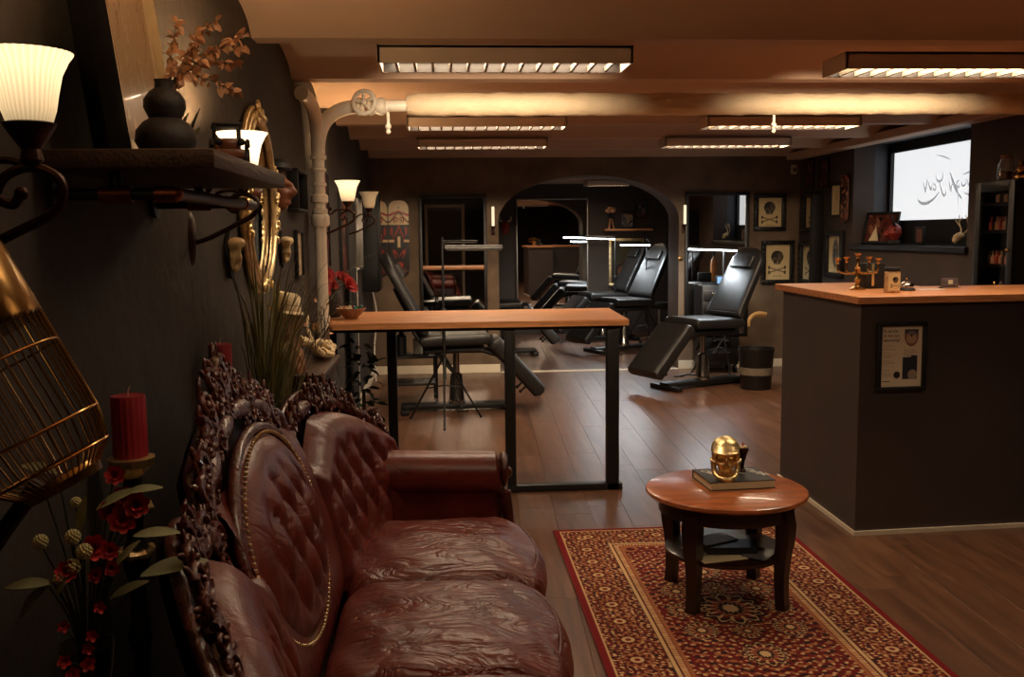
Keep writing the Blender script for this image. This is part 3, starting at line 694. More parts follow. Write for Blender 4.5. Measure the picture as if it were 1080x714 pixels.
# dark back board behind everything
def board(u, t):
    v = -1.23+2.46*u; z = .22+(top_z(v)+.03-.22)*t; return (bx(v, z)-.005, v, z)
bd = MB().grid(board, 50, 8); n0 = len(bd.v); bd.grid(lambda u, t: tuple(np.array(board(u, t))-np.array((.03, 0, 0))), 50, 8); bd.build('back_board', M['darkwood'], sofa, smooth=60)
# crest rail following the top, and carved work along it
def rail(v, dz=0, dx=0):
    z = top_z(v)+.02+dz; return (bx(v, z)+.02+dx, v, z)
vs_ = np.linspace(-1.235, 1.235, 110)
MB().tube([rail(v) for v in vs_], [.024+.006*math.sin(v*30) for v in vs_], 10).build('crest_rail', M['carved'], sofa, smooth=70)
MB().tube([rail(v, .03, -.02) for v in vs_], .014, 8).build('crest_rail', M['carved'], sofa, smooth=70)
rg = random.Random(11)
def carve(mb, v, z, sz, k):
    """one acanthus scroll: a spiral with three leaf lobes, standing on the back surface"""
    c = Vector((bx(v, z)+.025, v, z)); u_ = Vector((0, 1, 0)); w_ = Vector((-.28, 0, .96)); out = Vector((.96, 0, .28))
    a = rg.random()*2*PI; sgn = rg.choice((-1, 1))
    sp = spiral(c+out*.01, u_*sgn, w_, sz, sz*.18, a, 1.35, 20); mb.tube(sp, [sz*(.30-.16*i/19) for i in range(20)], 6)
    mb.ball(c+out*.016, sz*.24, 8, 6)
    for j in range(k):
        t = a+j*1.1+.5; p = c+u_*sgn*math.cos(t)*sz*1.25+w_*math.sin(t)*sz*1.25
        mb.ball(p+out*.006, (sz*.17, sz*.62, sz*.22), 8, 6, rot=(t*sgn, 0, rg.uniform(-.4, .4)))
for sg in (-1, 1):                  # the arched crests over the side seats
    mb = MB()
    for i in range(15):
        a = .50+.72*i/14; z = top_z(sg*a)+.025; carve(mb, sg*a, z+rg.uniform(-.004, .008), .031+.006*rg.random(), 3)
        if .72 < a < 1.1: carve(mb, sg*a, z+.038+.014*math.sin((a-.72)/.38*PI), .029, 3)
    mb.build('side_crest', M['carved'], sofa, smooth=60, kind='stuff')
    mb = MB()                       # carved stile between medallion and side panel
    for i in range(13):
        t = i/12; th = PI/2-sg*0+(.2+1.9*t)*(-1); x, y, z = med(1.19, th if sg > 0 else PI-th, 0)
        carve(mb, y, z, .024, 3)
    mb.build('carved_stile', M['carved'], sofa, smooth=60, kind='stuff')
mb = MB()                           # tall crest over the middle seat
for i in range(38):
    v = rg.uniform(-.44, .42); f = math.cos(v/.46*PI/2); z = top_z(v)+.02+rg.random()*(.02+.10*f); carve(mb, v-.04, z, .028+.014*rg.random(), 3)
carve(mb, -.05, 1.145, .05, 6); carve(mb, -.12, 1.12, .036, 4); carve(mb, .03, 1.12, .036, 4)
mb.build('centre_crest', M['carved'], sofa, smooth=60, kind='stuff')
for sg in (-1, 1):                  # carved ends running down to the arms
    mb = MB()
    for i in range(12):
        z = .50+.32*i/11; v = sg*(1.205+.015*math.sin(i)); carve(mb, v, z, .026, 3)
    mb.tube(spline([(bx(1.2, .8)+.01, sg*1.235, .83), (bx(1.2, .65)+.03, sg*1.245, .66), (bx(1.2, .5)+.05, sg*1.24, .5), (bx(1.2, .4)+.06, sg*1.24, .36)], 6), .022, 8)
    mb.build('carved_end', M['carved'], sofa, smooth=60, kind='stuff')
# seat cushions: soft boxes with a rounded bulging front
def cushion(v0, v1):
    vm, hw = (v0+v1)/2, (v1-v0)/2-.003
    def fn(u, t):
        # u round the section (x,z), t along v
        th = u*2*PI; e = lambda q, p: math.copysign(abs(q)**p, q); tt = 2*t-1
        k = (1-abs(tt)**7)**.25 if abs(tt) < 1 else 0
        X = e(math.cos(th), .42); Z = e(math.sin(th), .55)
        x = -.025+X*(.285+.0*k)*(.90+.10*k); v = vm+hw*tt*(1-.0*abs(Z)); z = .395+Z*.088*(.55+.45*k)
        if X > 0: x += .035*(1-tt*tt)*X+.028*(1-Z*Z)*X*k
        if Z > 0: z += .026*(1-tt*tt)*(1-X*X)-.010*abs(X)**6+.004*math.sin(v*34+x*9)*(1-X*X)+.004*math.sin(x*47+v*20)*k
        return (x, v, z)
    m = MB().grid(fn, 64, 40, cu=True); return m
for v0, v1 in ((-.945, -.315), (-.315, .315), (.315, .945)):
    q = cushion(v0, v1).build('seat_cushion', M['leathers'], sofa, smooth=80)
    vm = (v0+v1)/2
    pts = [(.243+.05*(1-t*t)-.012*abs(t)**8, vm+.300*t, .452-.008*abs(t)**6) for t in np.linspace(-1, 1, 30)]
    MB().tube(pts, .0042, 6).build('piping', M['leather'], q, smooth=80)
# rolled arms, carved arm fronts, seat rail and cabriole legs
for sg in (-1, 1):
    AP = [(1.065+.088*math.cos(a), .600+.086*math.sin(a)) for a in np.linspace(R(-48), R(228), 30)]+[(1.012, .48), (1.008, .42), (1.01, .34), (1.04, .325), (1.09, .325), (1.118, .34), (1.12, .42), (1.117, .48)]
    AP = [(1.012, .50)]*0+AP; nA = len(AP)
    def fn(u, t):
        y, z = AP[min(nA-1, int(round(u*nA))) % nA]; x = -.36+.565*t; k = min(1, (1-t)*12+.62, t*14+.6)
        return (x, sg*(1.065+(y-1.065)*k+.02*(1-t)), .53+(z+.012*(1-t)-.53)*k)
    mb = MB().grid(fn, nA, 26, cu=True); n = 26
    mb.f += [tuple(i*n for i in range(nA)), tuple(i*n+n-1 for i in range(nA))]
    mb.build('rolled_arm', M['leatherp'], sofa, smooth=60)
    fr = MB().tube(spiral((.215, sg*1.065, .605), (0, sg, 0), (0, 0, 1), .085, .02, -PI*.6, 1.5, 34), [.017-.006*i/33 for i in range(34)], 8)
    fr.tube(spline([(.215, sg*1.0, .55), (.228, sg*1.01, .44), (.235, sg*1.05, .34), (.225, sg*1.07, .27)], 6), [.022]*19, 8).ball((.222, sg*1.065, .605), .026, 10, 8)
    for i in range(5): fr.ball((.225, sg*(1.02+.012*i), .47-.04*i), (.014, .024, .03), 8, 6)
    fr.build('arm_front', M['carved'], sofa, smooth=60)
    # outer face of the wing: dark board edged with a carved gilded moulding
    MB().box((-.06, sg*1.165, .40), (.5, .02, .26), bev=.008).build('arm_panel', M['darkwood'], sofa, smooth=40)
rl = MB().tube(spline([(.235, -1.04, .27), (.262, -.7, .235), (.25, -.35, .25), (.275, 0, .225), (.25, .35, .25), (.262, .7, .235), (.235, 1.04, .27)], 8), .036, 10)
rl.build('seat_rail', M['carved'], sofa, smooth=60)
MB().box((-.09, 0, .27), (.62, 2.1, .09), bev=.01).build('seat_frame', M['darkwood'], sofa, smooth=40)
for x, v in ((.215, -1.05), (.215, 0), (.215, 1.05), (-.42, -1.0), (-.42, 1.0)):
    f = 1 if x > 0 else -.4
    MB().tube(spline([(x, v, .27), (x+.03*f, v, .2), (x+.02*f, v, .12), (x-.01*f, v, .05), (x+.025*f, v, .0)], 5), [.036, .04, .042, .042, .04, .036, .032, .03, .027, .024, .022, .02, .019, .018, .018, .018, .019, .022, .026, .026, .026][:21], 10).build('leg', M['carved'], sofa, smooth=60)

# ------------------------------------------------------------------ wall sconces on the left wall (local +Y is out of the wall)
LW = R(-90); RW = R(90); BW_ = PI
def shade_mat(name, e):
    m, nt, b = nodes_of(name); L = nt.links.new
    tc = nt.nodes.new('ShaderNodeTexCoord'); sp = nt.nodes.new('ShaderNodeSeparateXYZ'); L(tc.outputs['Object'], sp.inputs[0])
    at = nt.nodes.new('ShaderNodeMath'); at.operation = 'ARCTAN2'; L(sp.outputs['Y'], at.inputs[0]); L(sp.outputs['X'], at.inputs[1])
    fr = nt.nodes.new('ShaderNodeMath'); fr.operation = 'MULTIPLY'; fr.inputs[1].default_value = 36; L(at.outputs[0], fr.inputs[0])
    co = nt.nodes.new('ShaderNodeMath'); co.operation = 'COSINE'; L(fr.outputs[0], co.inputs[0])
    rb = nt.nodes.new('ShaderNodeMath'); rb.operation = 'MULTIPLY_ADD'; rb.inputs[1].default_value = .14; rb.inputs[2].default_value = .9; L(co.outputs[0], rb.inputs[0])
    mr = nt.nodes.new('ShaderNodeMapRange'); mr.inputs['From Min'].default_value = .0; mr.inputs['From Max'].default_value = .085
    mr.inputs['To Min'].default_value = .24; mr.inputs['To Max'].default_value = 1; L(sp.outputs['Z'], mr.inputs['Value'])
    mu = nt.nodes.new('ShaderNodeMath'); mu.operation = 'MULTIPLY'; mu.inputs[1].default_value = e; m2 = nt.nodes.new('ShaderNodeMath'); m2.operation = 'MULTIPLY'; L(mr.outputs[0], m2.inputs[0]); L(rb.outputs[0], m2.inputs[1]); L(m2.outputs[0], mu.inputs[0])
    b.inputs['Base Color'].default_value = (.75, .6, .4, 1); b.inputs['Roughness'].default_value = .35
    b.inputs['Emission Color'].default_value = (1, .70, .36, 1); L(mu.outputs[0], b.inputs['Emission Strength']); return m
SH = {1: shade_mat('lit_alabaster_shade', SCONCE_E), 0: shade_mat('dim_alabaster_shade', .03), 2: shade_mat('bright_alabaster_shade', SCONCE_E*2.4)}
def make_sconce(label, y, z, off, k=1.0, lit=1, watts=1.0):
    """y, z: centre of the shade's foot; off: its distance from the wall"""
    t = thing('wall_sconce', label, 'sconce', (XL, y, z), LW, 'scroll-arm wall sconces')
    c = (0, off, 0)
    prof = [(.026, 0), (.034, .004), (.042, .025), (.047, .05), (.054, .078), (.066, .1), (.073, .108), (.074, .111), (.070, .109), (.052, .08), (.044, .05), (.038, .025), (.028, .006)]
    n = 72; mb = MB(); vs = []; P = len(prof)
    for r, zz in prof: vs += [((r+.0011*math.cos(a*36))*k*math.cos(a), (r+.0011*math.cos(a*36))*k*math.sin(a), zz*k*1.12) for a in [2*PI*j/n for j in range(n)]]
    mb.add(vs, [(i*n+j, i*n+(j+1) % n, (i+1)*n+(j+1) % n, (i+1)*n+j) for i in range(P-1) for j in range(n)])
    mb.build('glass_shade', SH[lit], t, (0, off, 0), smooth=60)
    MB().lathe([(.012, -.05), (.016, -.045), (.013, -.03), (.024, -.015), (.034, 0), (.036, .006), (.03, .008), (.0005, .004)], 20, c).build('shade_holder', M['bronze'], t)
    a = MB()
    a.tube(spline([(0, .012, -.20), (0, off*.35, -.185), (0, off*.8, -.15), (0, off*1.18, -.115), (0, off*1.22, -.075), (0, off*1.0, -.055), (0, off*.78, -.068), (0, off*.70, -.095), (0, off*.82, -.108), (0, off*.9, -.092)], 6), [.0075]*55, 8)
    a.tube(spline([(0, off*1.0, -.055), (0, off*.8, -.045), (0, off*.55, -.05), (0, off*.4, -.072), (0, off*.3, -.06), (0, off*.36, -.04)], 6), .006, 8).ball((0, off*.36, -.04), .011, 10, 8).ball((0, off*.9, -.092), .010, 10, 8)
    a.build('scroll_arm', M['bronze'], t)
    MB().lathe([(.0005, .016), (.02, .014), (.045, .008), (.055, 0)], 24, M=Matrix.Translation((0, .0, -.19)) @ Matrix.Diagonal((.75, 1, 1.5, 1)) @ Euler((R(-90), 0, 0)).to_matrix().to_4x4()).build('wall_plate', M['bronze'], t)
    if lit:
        d = bpy.data.lights.new('bulb', 'POINT'); d.energy = watts; d.color = WARM; d.shadow_soft_size = .022; link('bulb', d, t, (0, off, .095*k))
    return t
make_sconce('lit scroll-arm sconce nearest the camera, left of the shelf', 1.44, 1.655, .17, .84, 1, SCONCE_W*2.3)
make_sconce('lit sconce behind the shelf end, beside the oval gilt mirror', 2.98, 1.68, .16, 1.0, 2, SCONCE_W*2.0)
make_sconce('lit scroll-arm sconce beyond the white pipe, over the bar table', 6.12, 1.70, .17, 1.05, 1, SCONCE_W*1.1)
make_sconce('unlit scroll-arm sconce farthest along the left wall', 7.75, 1.70, .18, 1.05, 0, 0)

# ------------------------------------------------------------------ pipe-bracket shelf and what stands on it
sh = thing('wall_shelf', 'dark wooden shelf carried on black iron piping with copper fittings', 'shelf', (0, 0, 0))
SZ = 1.662
MB().box((-.585, 2.27, SZ-.018), (.33, .82, .036), bev=.004).build('board', M['shelfwood'], sh, smooth=30)
ZP = SZ-.08
for y in (1.95, 2.6):
    MB().tube([(-.745, y, ZP), (-.525, y, ZP)], .012, 12).build('wall_pipe', M['blackm'], sh)
    MB().tube([(-.748, y, ZP), (-.738, y, ZP)], .035, 16).build('wall_flange', M['blackm'], sh)
    MB().tube([(-.63, y, SZ-.036), (-.63, y, ZP)], .012, 12).build('drop_pipe', M['blackm'], sh)
    MB().tube([(-.66, y, ZP), (-.60, y, ZP)], .0165, 14).build('copper_fitting', M['copper'], sh)
    MB().tube([(-.555, y, ZP), (-.515, y, ZP)], .0165, 14).ball((-.518, y, ZP), .0165).build('copper_fitting', M['copper'], sh)
MB().tube([(-.52, 1.95, ZP), (-.52, 2.74, ZP)], .0135, 14).build('rail_pipe', M['blackm'], sh)
# leaning print
fp = thing('leaning_print', 'tall framed pale print leaning on the wall behind the black vase', 'picture', (-.665, 2.235, SZ+.003), 0)
Mt = Euler((0, R(-7), 0)).to_matrix().to_4x4() @ Matrix.Translation((0, 0, .30)) @ Euler((0, 0, LW)).to_matrix().to_4x4()
Mp = Mt @ Matrix.Translation((-.0375, 0, 0)); frame_parts(fp, .385, .60, .006, .03, M['cream'], M4=Mp)
MB().box((.225, .015, 0), (.14, .032, .60), bev=.003, M=Mt).build('shadow_side', mat('shadow_black_side', s(7, 6, 6), .95, spec=.05), fp, smooth=30)  # near-black colour puts the deep shadow beside the print into this side
def leanprint(U, V):
    c = canvas(U, s(246, 232, 204)); paint(c, rect(U, V, -.155, .155, -.26, .26), s(206, 184, 150))
    rn = np.random.default_rng(3)
    for i in range(60):
        x, y, a, l = rn.uniform(-.16, .16), rn.uniform(-.24, .12), rn.uniform(1.0, 2.1), rn.uniform(.02, .1)
        k = seg(U, V, x, y, x+l*math.cos(a), y+l*math.sin(a), .0014) & rect(U, V, -.165, .165, -.2, .15); paint(c, k, s(228, 208, 174) if i % 2 else s(160, 136, 104))
    paint(c, rect(U, V, -.155, .155, .12, .26), s(226, 206, 174)); 
    for i in range(9): x = -.14+i*.035; y = -.2+.045*math.sin(PI*i/8)*-1+.02; paint(c, (np.abs(U-x) < .012*(1-np.clip((V-y+.02)/.028, 0, 1))) & (V > y-.02) & (V < y+.008), s(236, 214, 166))
    return c
plate('print_sheet', M['gprint'], fp, .372, .588, 90, 110, leanprint, M=Mp @ Matrix.Translation((0, .012, 0)))
# gourd vase with dried branches
vs1 = thing('gourd_vase', 'matt black double-gourd vase standing on the wall shelf', 'vase', (-.575, 2.115, SZ), 0)
MB().lathe([(.0005, .0), (.035, 0), (.052, .012), (.063, .035), (.06, .058), (.046, .075), (.033, .083), (.036, .09), (.043, .105), (.042, .122), (.031, .138), (.019, .146), (.018, .158), (.020, .163), (.015, .163), (.013, .148), (.0005, .12)], 40).build('body', M['vase'], vs1)
br = thing('dried_branches', 'dried coppery leaf branches in the black gourd vase', 'plant', (-.575, 2.115, SZ+.125), 0)
rg = random.Random(8)
def leafmesh(L_, W_, curl=.25, name='leaf', m=None):
    mb = MB(); vs = []
    for i in range(7):
        t = i/6; wd = W_*math.sin(PI*min(.999, t*.93+.035))**.8; z = -curl*L_*t*t
        vs += [(-wd, L_*t, z+wd*.35), (0, L_*t, z), (wd, L_*t, z+wd*.35)]
    mb.add(vs, [(3*i+j, 3*i+j+1, 3*i+j+4, 3*i+j+3) for i in range(6) for j in range(2)])
    return mb.mesh(name, m, 80)
dl = leafmesh(.021, .0072, .4, 'leaf', M['dry'])
def aim(d, rollv=0): return Vector(d).to_track_quat('Y', 'Z').to_matrix().to_4x4() @ Euler((0, rollv, 0)).to_matrix().to_4x4()
BR = [[(0, 0, 0), (.02, .03, .05), (.04, .06, .1), (.05, .1, .15)], [(0, 0, 0), (.03, .05, .06), (.06, .16, .1), (.09, .30, .12)], [(0, 0, 0), (.02, .04, .06), (.04, .1, .13), (.07, .2, .2)],
      [(0, 0, 0), (.03, .05, .05), (.06, .14, .06), (.09, .26, .05)], [(0, 0, 0), (.01, .02, .06), (.01, .04, .11), (.02, .06, .17)], [(0, 0, 0), (.03, .07, .08), (.07, .22, .15), (.1, .36, .2)], [(0, 0, 0), (.04, .06, .07), (.09, .14, .13), (.12, .24, .15)]]
for b in BR:
    pts = spline(b, 8); MB().tube(pts, [.0022-.0014*i/(len(pts)-1) for i in range(len(pts))], 5).build('twig', M['stem'], br)
    k = len(pts)
    for i in range(6, k):
        for sgn in (-1, 1):
            d = Vector((rg.uniform(-.5, .7), sgn*.5+rg.uniform(.0, .8), rg.uniform(-.7, .9)))
            T = Matrix.Translation(pts[i]) @ aim(d, rg.uniform(-1.5, 1.5)) @ Matrix.Scale(rg.uniform(.75, 1.25), 4)
            o = link('leaf', dl, br); o.matrix_local = T
ll = leafmesh(.095, .008, .1, 'blade', M['leafd'])
for d, p in (((.2, .35, .9), (.0, .06, -.1)), ((.1, .75, .7), (.02, .09, -.1)), ((.2, .2, 1), (.03, .05, -.1)), ((.1, .95, .5), (0, .12, -.1))):
    o = link('long_leaf', ll, br); o.matrix_local = Matrix.Translation(p) @ aim(d)
# small old-timer model on the shelf end
car = thing('model_car', 'small dark brown wooden vintage car model at the far end of the shelf', 'car', (-.53, 2.50, SZ), R(-75)); car.scale = (1.35, 1.35, 1.35)
m1 = MB().box((0, 0, .026), (.15, .05, .016), bev=.004).box((.045, 0, .042), (.055, .036, .022), bev=.006).box((-.035, 0, .042), (.06, .048, .018), bev=.005)
m1.build('body', M['woodmask'], car); MB().box((-.035, 0, .085), (.075, .054, .006), bev=.003).box((-.068, .022, .066), (.005, .004, .036)).box((-.068, -.022, .066), (.005, .004, .036)).box((0, .022, .066), (.004, .004, .036)).box((0, -.022, .066), (.004, .004, .036)).build('roof', M['blackp'], car)
for x in (-.05, .05):
    for y in (-.03, .03): MB().tube([(x, y-.004, .018), (x, y+.004, .018)], .018, 16).build('wheel', M['blackp'], car)
for y in (-.024, .024): MB().tube([(x, y*1.3, .038+.012*math.sin(t)) for x, t in ((.03, 0), (.04, 1.2), (.05, 1.57), (.06, 1.2), (.07, 0))], .004, 6).ball((.074, y*.8, .046), .007).build('mudguard', M['blackp'], car)
# candle glass below the shelf line, on the far end
hl = thing('candle_lantern', 'small dark metal candle lantern on the shelf beside the model car', 'lantern', (-.69, 2.61, SZ), 0)
MB().lathe([(.0005, 0), (.03, 0), (.032, .006), (.026, .01), (.0005, .01)], 16).build('base', M['blackm'], hl)
for k in range(4): MB().tube([(.024*math.cos(k*PI/2), .024*math.sin(k*PI/2), .008), (.024*math.cos(k*PI/2), .024*math.sin(k*PI/2), .06)], .003, 6).build('bar', M['blackm'], hl)
MB().lathe([(.03, .058), (.032, .062), (.01, .075), (.004, .085), (.0005, .086)], 16).build('cap', M['blackm'], hl)

# ------------------------------------------------------------------ left wall decorations
om = thing('oval_mirror', 'ornate gilt oval mirror hanging over the sofa end', 'mirror', (XL, 3.98, 1.635), LW)
A_, B_ = .30, .33
def oring(r, y): return [((A_*r)*math.cos(a), y, (B_*r)*math.sin(a)) for a in np.linspace(0, 2*PI, 60, False)]
MB().prism([(A_*math.cos(a), B_*math.sin(a)) for a in np.linspace(0, 2*PI, 60, False)], -.012, -.006, M=Euler((R(90), 0, 0)).to_matrix().to_4x4()).build('mirror_glass', M['mirror'], om, smooth=20)
MB().tube(oring(.98, .028), .016, 10, True).tube(oring(1.05, .022), .014, 10, True).tube(oring(1.11, .015), .011, 8, True).build('frame', M['oldgold'], om)
rg = random.Random(2)
mb = MB()
for a0_, nn in ((PI/2, 7), (-PI/2, 7), (0, 12), (PI, 12)):
    for i in range(nn):
        a = a0_+(i-(nn-1)/2)*.075; c = Vector((A_*1.02*math.cos(a), .035, B_*1.02*math.sin(a)))
        mb.tube(spiral(c, (1, 0, .0), (0, .25, 1), .022, .005, rg.random()*6, 1.3, 14), [.008-.004*k/13 for k in range(14)], 6)
        mb.ball(c+Vector((rg.uniform(-.03, .03), .008, rg.uniform(-.03, .03))), (.012, .010, .018), 8, 6, rot=(0, rg.random()*3, 0))
for k in range(5): a = PI/2+(k-2)*.5; mb.ball((.03*math.cos(a), .03, B_*1.06+.03*math.sin(a)), (.011, .008, .024), 8, 6, rot=(0, PI/2-a, 0))
mb.build('crest_carving', M['gold'], om, kind='stuff')
def animal_skull(label, y, z, rz=0):
    t = thing('animal_skull', label, 'skull', (XL, y, z), LW+rz, 'small mounted skulls')
    MB().prism([(.055*math.cos(a)*(1-.25*max(0, -math.sin(a))), .085*math.sin(a)) for a in np.linspace(0, 2*PI, 24, False)], -.016, -.001, M=Euler((R(90), 0, 0)).to_matrix().to_4x4(), bev=.003).build('plaque', M['blackp'], t, smooth=30)
    def fn(u, v):
        th = u*2*PI; zz = .06-.125*v; wd = .037*(1-.66*v)*math.sqrt(max(.0004, 1-max(0, 1-v/.22)**2))*max(.02, min(1, (1-v)*8+.2))
        x = wd*math.cos(th); d = wd*1.15*math.sin(th)+.035-.012*v
        for sx in (-1, 1): 
            e = ((x-sx*.019)/.010)**2+((zz-.012)/.014)**2
            if math.sin(th) > -.2: d -= .03*math.exp(-e)
        e = (x/.007)**2+((zz+.035)/.016)**2
        if math.sin(th) > .3: d -= .012*math.exp(-e)
        return (x, max(.016, d), zz)
    o = MB().grid(fn, 32, 26, cu=True).build('bone', M['bone'], t, (-.0, .012, 0), R(-48), smooth=70); return t
animal_skull('small bleached animal skull on a plaque left of the gilt mirror', 3.46, 1.435)
animal_skull('small bleached animal skull on a plaque right of the gilt mirror', 4.56, 1.435)
# carved face mask on the wall, seen in profile
fm = thing('face_mask', 'carved brown wooden face mask on the left wall beyond the gilt mirror', 'mask', (XL, 4.42, 1.70), LW)
def face(u, v):
    th = (u-.5)*PI; zz = -.11+.22*v; wd = .07*math.sin(PI*min(.97, v*.9+.07))**.6; x = wd*math.sin(th); d = .075*math.cos(th)*math.sin(PI*min(.97, v*.9+.07))**.7
    d += .035*math.exp(-(x/.014)**2-((zz+.008)/.03)**2)*(1 if zz < .03 else .6)
    d += .016*math.exp(-(x/.03)**2-((zz+.058)/.009)**2)+.014*math.exp(-(x/.03)**2-((zz+.078)/.009)**2)+.012*math.exp(-(x/.05)**2-((zz-.03)/.012)**2)
    for sx in (-1, 1): d -= .014*math.exp(-((x-sx*.028)/.014)**2-((zz-.008)/.011)**2)
    return (x, d, zz)
MB().grid(face, 40, 44).build('face', M['woodmask'], fm, smooth=80)
MB().lathe([(.08, .085), (.086, .095), (.078, .115), (.05, .135), (.0005, .14)], 24, sy=.8, at=(0, .02, 0)).build('headdress', M['blackp'], fm)
def box_picture(label, y, z, wd, ht, dp, cat, painter=None, side=LW, x=XL, grp=None, fw=.015, fm_=None, name='framed_picture', res=(40, 56), pm='print'):
    t = thing(name, label, cat, (x, y, z), side, grp)
    frame_parts(t, wd, ht, fw, dp, fm_ or M['blackp'])
    if painter: plate('picture_sheet', M[pm], t, wd-2*fw+.002, ht-2*fw+.002, res[0], res[1], painter, loc=(0, .0065, 0))
    return t
def abstract(seed, base, cols, n=26):
    def f(U, V):
        rn = np.random.default_rng(seed); c = canvas(U, base); W2, H2 = U.max(), V.max()
        for i in range(n):
            col = cols[rn.integers(len(cols))]; paint(c, ell(U, V, rn.uniform(-W2, W2), rn.uniform(-H2, H2), W2*rn.uniform(.08, .4), H2*rn.uniform(.05, .2), rn.uniform(0, 3)), col)
        return c
    return f
REDS = [s(116, 40, 32), s(60, 24, 22), s(30, 22, 22), s(150, 96, 66), s(84, 30, 26)]
box_picture('deep black box frame on the left wall just before the white pipe', 5.0, 1.72, .34, .21, .055, 'picture', abstract(1, s(30, 26, 24), REDS, 10))
box_picture('narrow pale bookmark-like panel beside the white pipe', 5.1, 1.40, .22, .25, .02, 'picture', abstract(2, s(206, 186, 150), [s(176, 150, 112), s(220, 204, 168)], 12))
box_picture('tall red-brown framed panel just beyond the white pipe', 6.25, 1.59, .4, .62, .02, 'picture', abstract(3, s(70, 34, 26), REDS, 30))
box_picture('tall narrow dark frame with red figures under the lit sconce', 7.4, 1.50, .5, .62, .025, 'picture', abstract(4, s(96, 66, 46), REDS, 50), fw=.03)
mo = thing('long_mirror', 'long narrow mirror with a silvery edge on the left wall', 'mirror', (XL, 8.7, 1.5), LW)
frame_parts(mo, .5, .62, .02, .03, M['silver']); MB().box((0, .009, 0), (.46, .004, .58)).build('mirror_glass', M['mirror'], mo, smooth=0)
cb = thing('wall_cabinet', 'tall flat black cabinet on the left wall near the corner', 'cabinet', (XL, 9.3, 1.42), LW)
MB().box((0, .075, 0), (.42, .15, .92), bev=.006).build('body', M['blackp'], cb); MB().box((0, .156, 0), (.4, .012, .9), bev=.004).build('door', M['blacks'], cb); MB().ball((.17, .165, .0), .01).build('knob', M['chrome'], cb)
pn = thing('display_board', 'slim white-edged black board standing against the left wall behind the bar table', 'board', (XL+.05, 7.6, 0), LW)
MB().box((0, 0, .62), (.5, .02, 1.24), bev=.004).build('board_face', M['blackp'], pn); MB().box((-.255, 0, .62), (.012, .026, 1.24), bev=.003).build('white_edge', M['trimw'], pn)
cbl = tag(MB().tube(spline([(XL+.03, 9.75, 1.25), (XL+.035, 9.76, 1.0), (XL+.08, 9.75, .7), (XL+.05, 9.74, .35), (XL+.06, 9.72, .02)], 8), .008, 8).build('white_cable', M['white']), 'white cable hanging down the left wall near the corner', 'cable')

# ------------------------------------------------------------------ bar table decoration
fv = thing('flower_vase', 'dark stoneware vase on the bar table behind the white pipe', 'vase', (-.676, 5.95, 1.0), 0)
MB().lathe([(.0005, 0), (.045, 0), (.052, .01), (.058, .06), (.06, .11), (.05, .145), (.035, .16), (.038, .172), (.03, .172), (.028, .155), (.0005, .12)], 28).build('body', M['terracotta'], fv)
fb = thing('red_flowers', 'bunch of red artificial flowers in the stoneware vase on the bar table', 'flowers', (-.676, 5.95, 1.15), 0)
rg = random.Random(6)
def flower_mb(r, n=9, layers=3):
    m = MB()
    for l in range(layers):
        for i in range(n-2*l):
            a = 2*PI*i/(n-2*l)+l*.4; q = r*(1-.27*l); T = Matrix.Rotation(a, 4, 'Z') @ Matrix.Rotation(-.35-.45*l, 4, 'X').inverted()
            vs = []
            for k in range(5):
                t = k/4; wd = q*.36*math.sin(PI*(t*.75+.12)); vs += [(-wd, q*t, .25*q*t*t+.1*wd), (0, q*t, .18*q*t*t), (wd, q*t, .25*q*t*t+.1*wd)]
            m.add(vs, [(3*k+j, 3*k+j+1, 3*k+j+4, 3*k+j+3) for k in range(4) for j in range(2)], T)
    return m
rf = flower_mb(.05).mesh('flower_head', M['petal'], 80)
for x, y, z, q in ((-.06, -.16, .05, 1), (-.05, -.08, .09, 1.1), (.0, -.02, .04, .9), (.06, .06, .07, 1.1), (.09, .10, .02, 1.2), (.03, .12, .08, .9), (.1, -.03, .05, 1), (-.02, -.2, .01, .8), (-.03, .05, .1, 1)):
    x = max(x, -.03); o = link('flower_head', rf, fb); o.matrix_local = Matrix.Translation((x, y, z)) @ aim((.6, -.5, .5), rg.uniform(0, 6)) @ Euler((R(-90), 0, 0)).to_matrix().to_4x4() @ Matrix.Scale(q, 4)
    MB().tube(spline([(0, 0, -.01), (x*.4, y*.4, z*.5), (x, y, z)], 5), .0025, 5).build('stem', M['stem'], fb)
bw = thing('stoneware_bowl', 'speckled brown stoneware bowl of sweets on the bar table', 'bowl', (-.55, 5.80, 1.0), 0)
MB().lathe([(.0005, .0), (.035, 0), (.04, .006), (.065, .03), (.086, .058), (.090, .064), (.085, .064), (.062, .034), (.035, .012), (.0005, .01)], 36).build('body', M['ceramic'], bw)
cols = [s(206, 190, 170), s(40, 150, 150), s(190, 60, 60), s(220, 200, 120), s(230, 226, 220)]
cm = [mat('sweet_wrapper', c_, .25, noise=(20, .1)) for c_ in cols]; rg = random.Random(3)
for i in range(24):
    a, r = rg.random()*6.28, .06*math.sqrt(rg.random()); tag(MB().ball((0, 0, 0), (.011, .008, .007), 8, 6).tube([(-.02, 0, 0), (-.011, 0, 0)], [.007, .002], 6).tube([(.011, 0, 0), (.02, 0, 0)], [.002, .007], 6).build('wrapped_sweet', cm[i % 5], None, (-.55+r*math.cos(a), 5.80+r*math.sin(a), 1.058+rg.random()*.006), (rg.random(), rg.random(), rg.random()*6)), 'small %s wrapped sweet lying in the stoneware bowl' % ('cream', 'turquoise', 'red', 'yellow', 'white')[i % 5], 'sweet', '%s sweets in the bowl' % ('cream', 'turquoise', 'red', 'yellow', 'white')[i % 5])

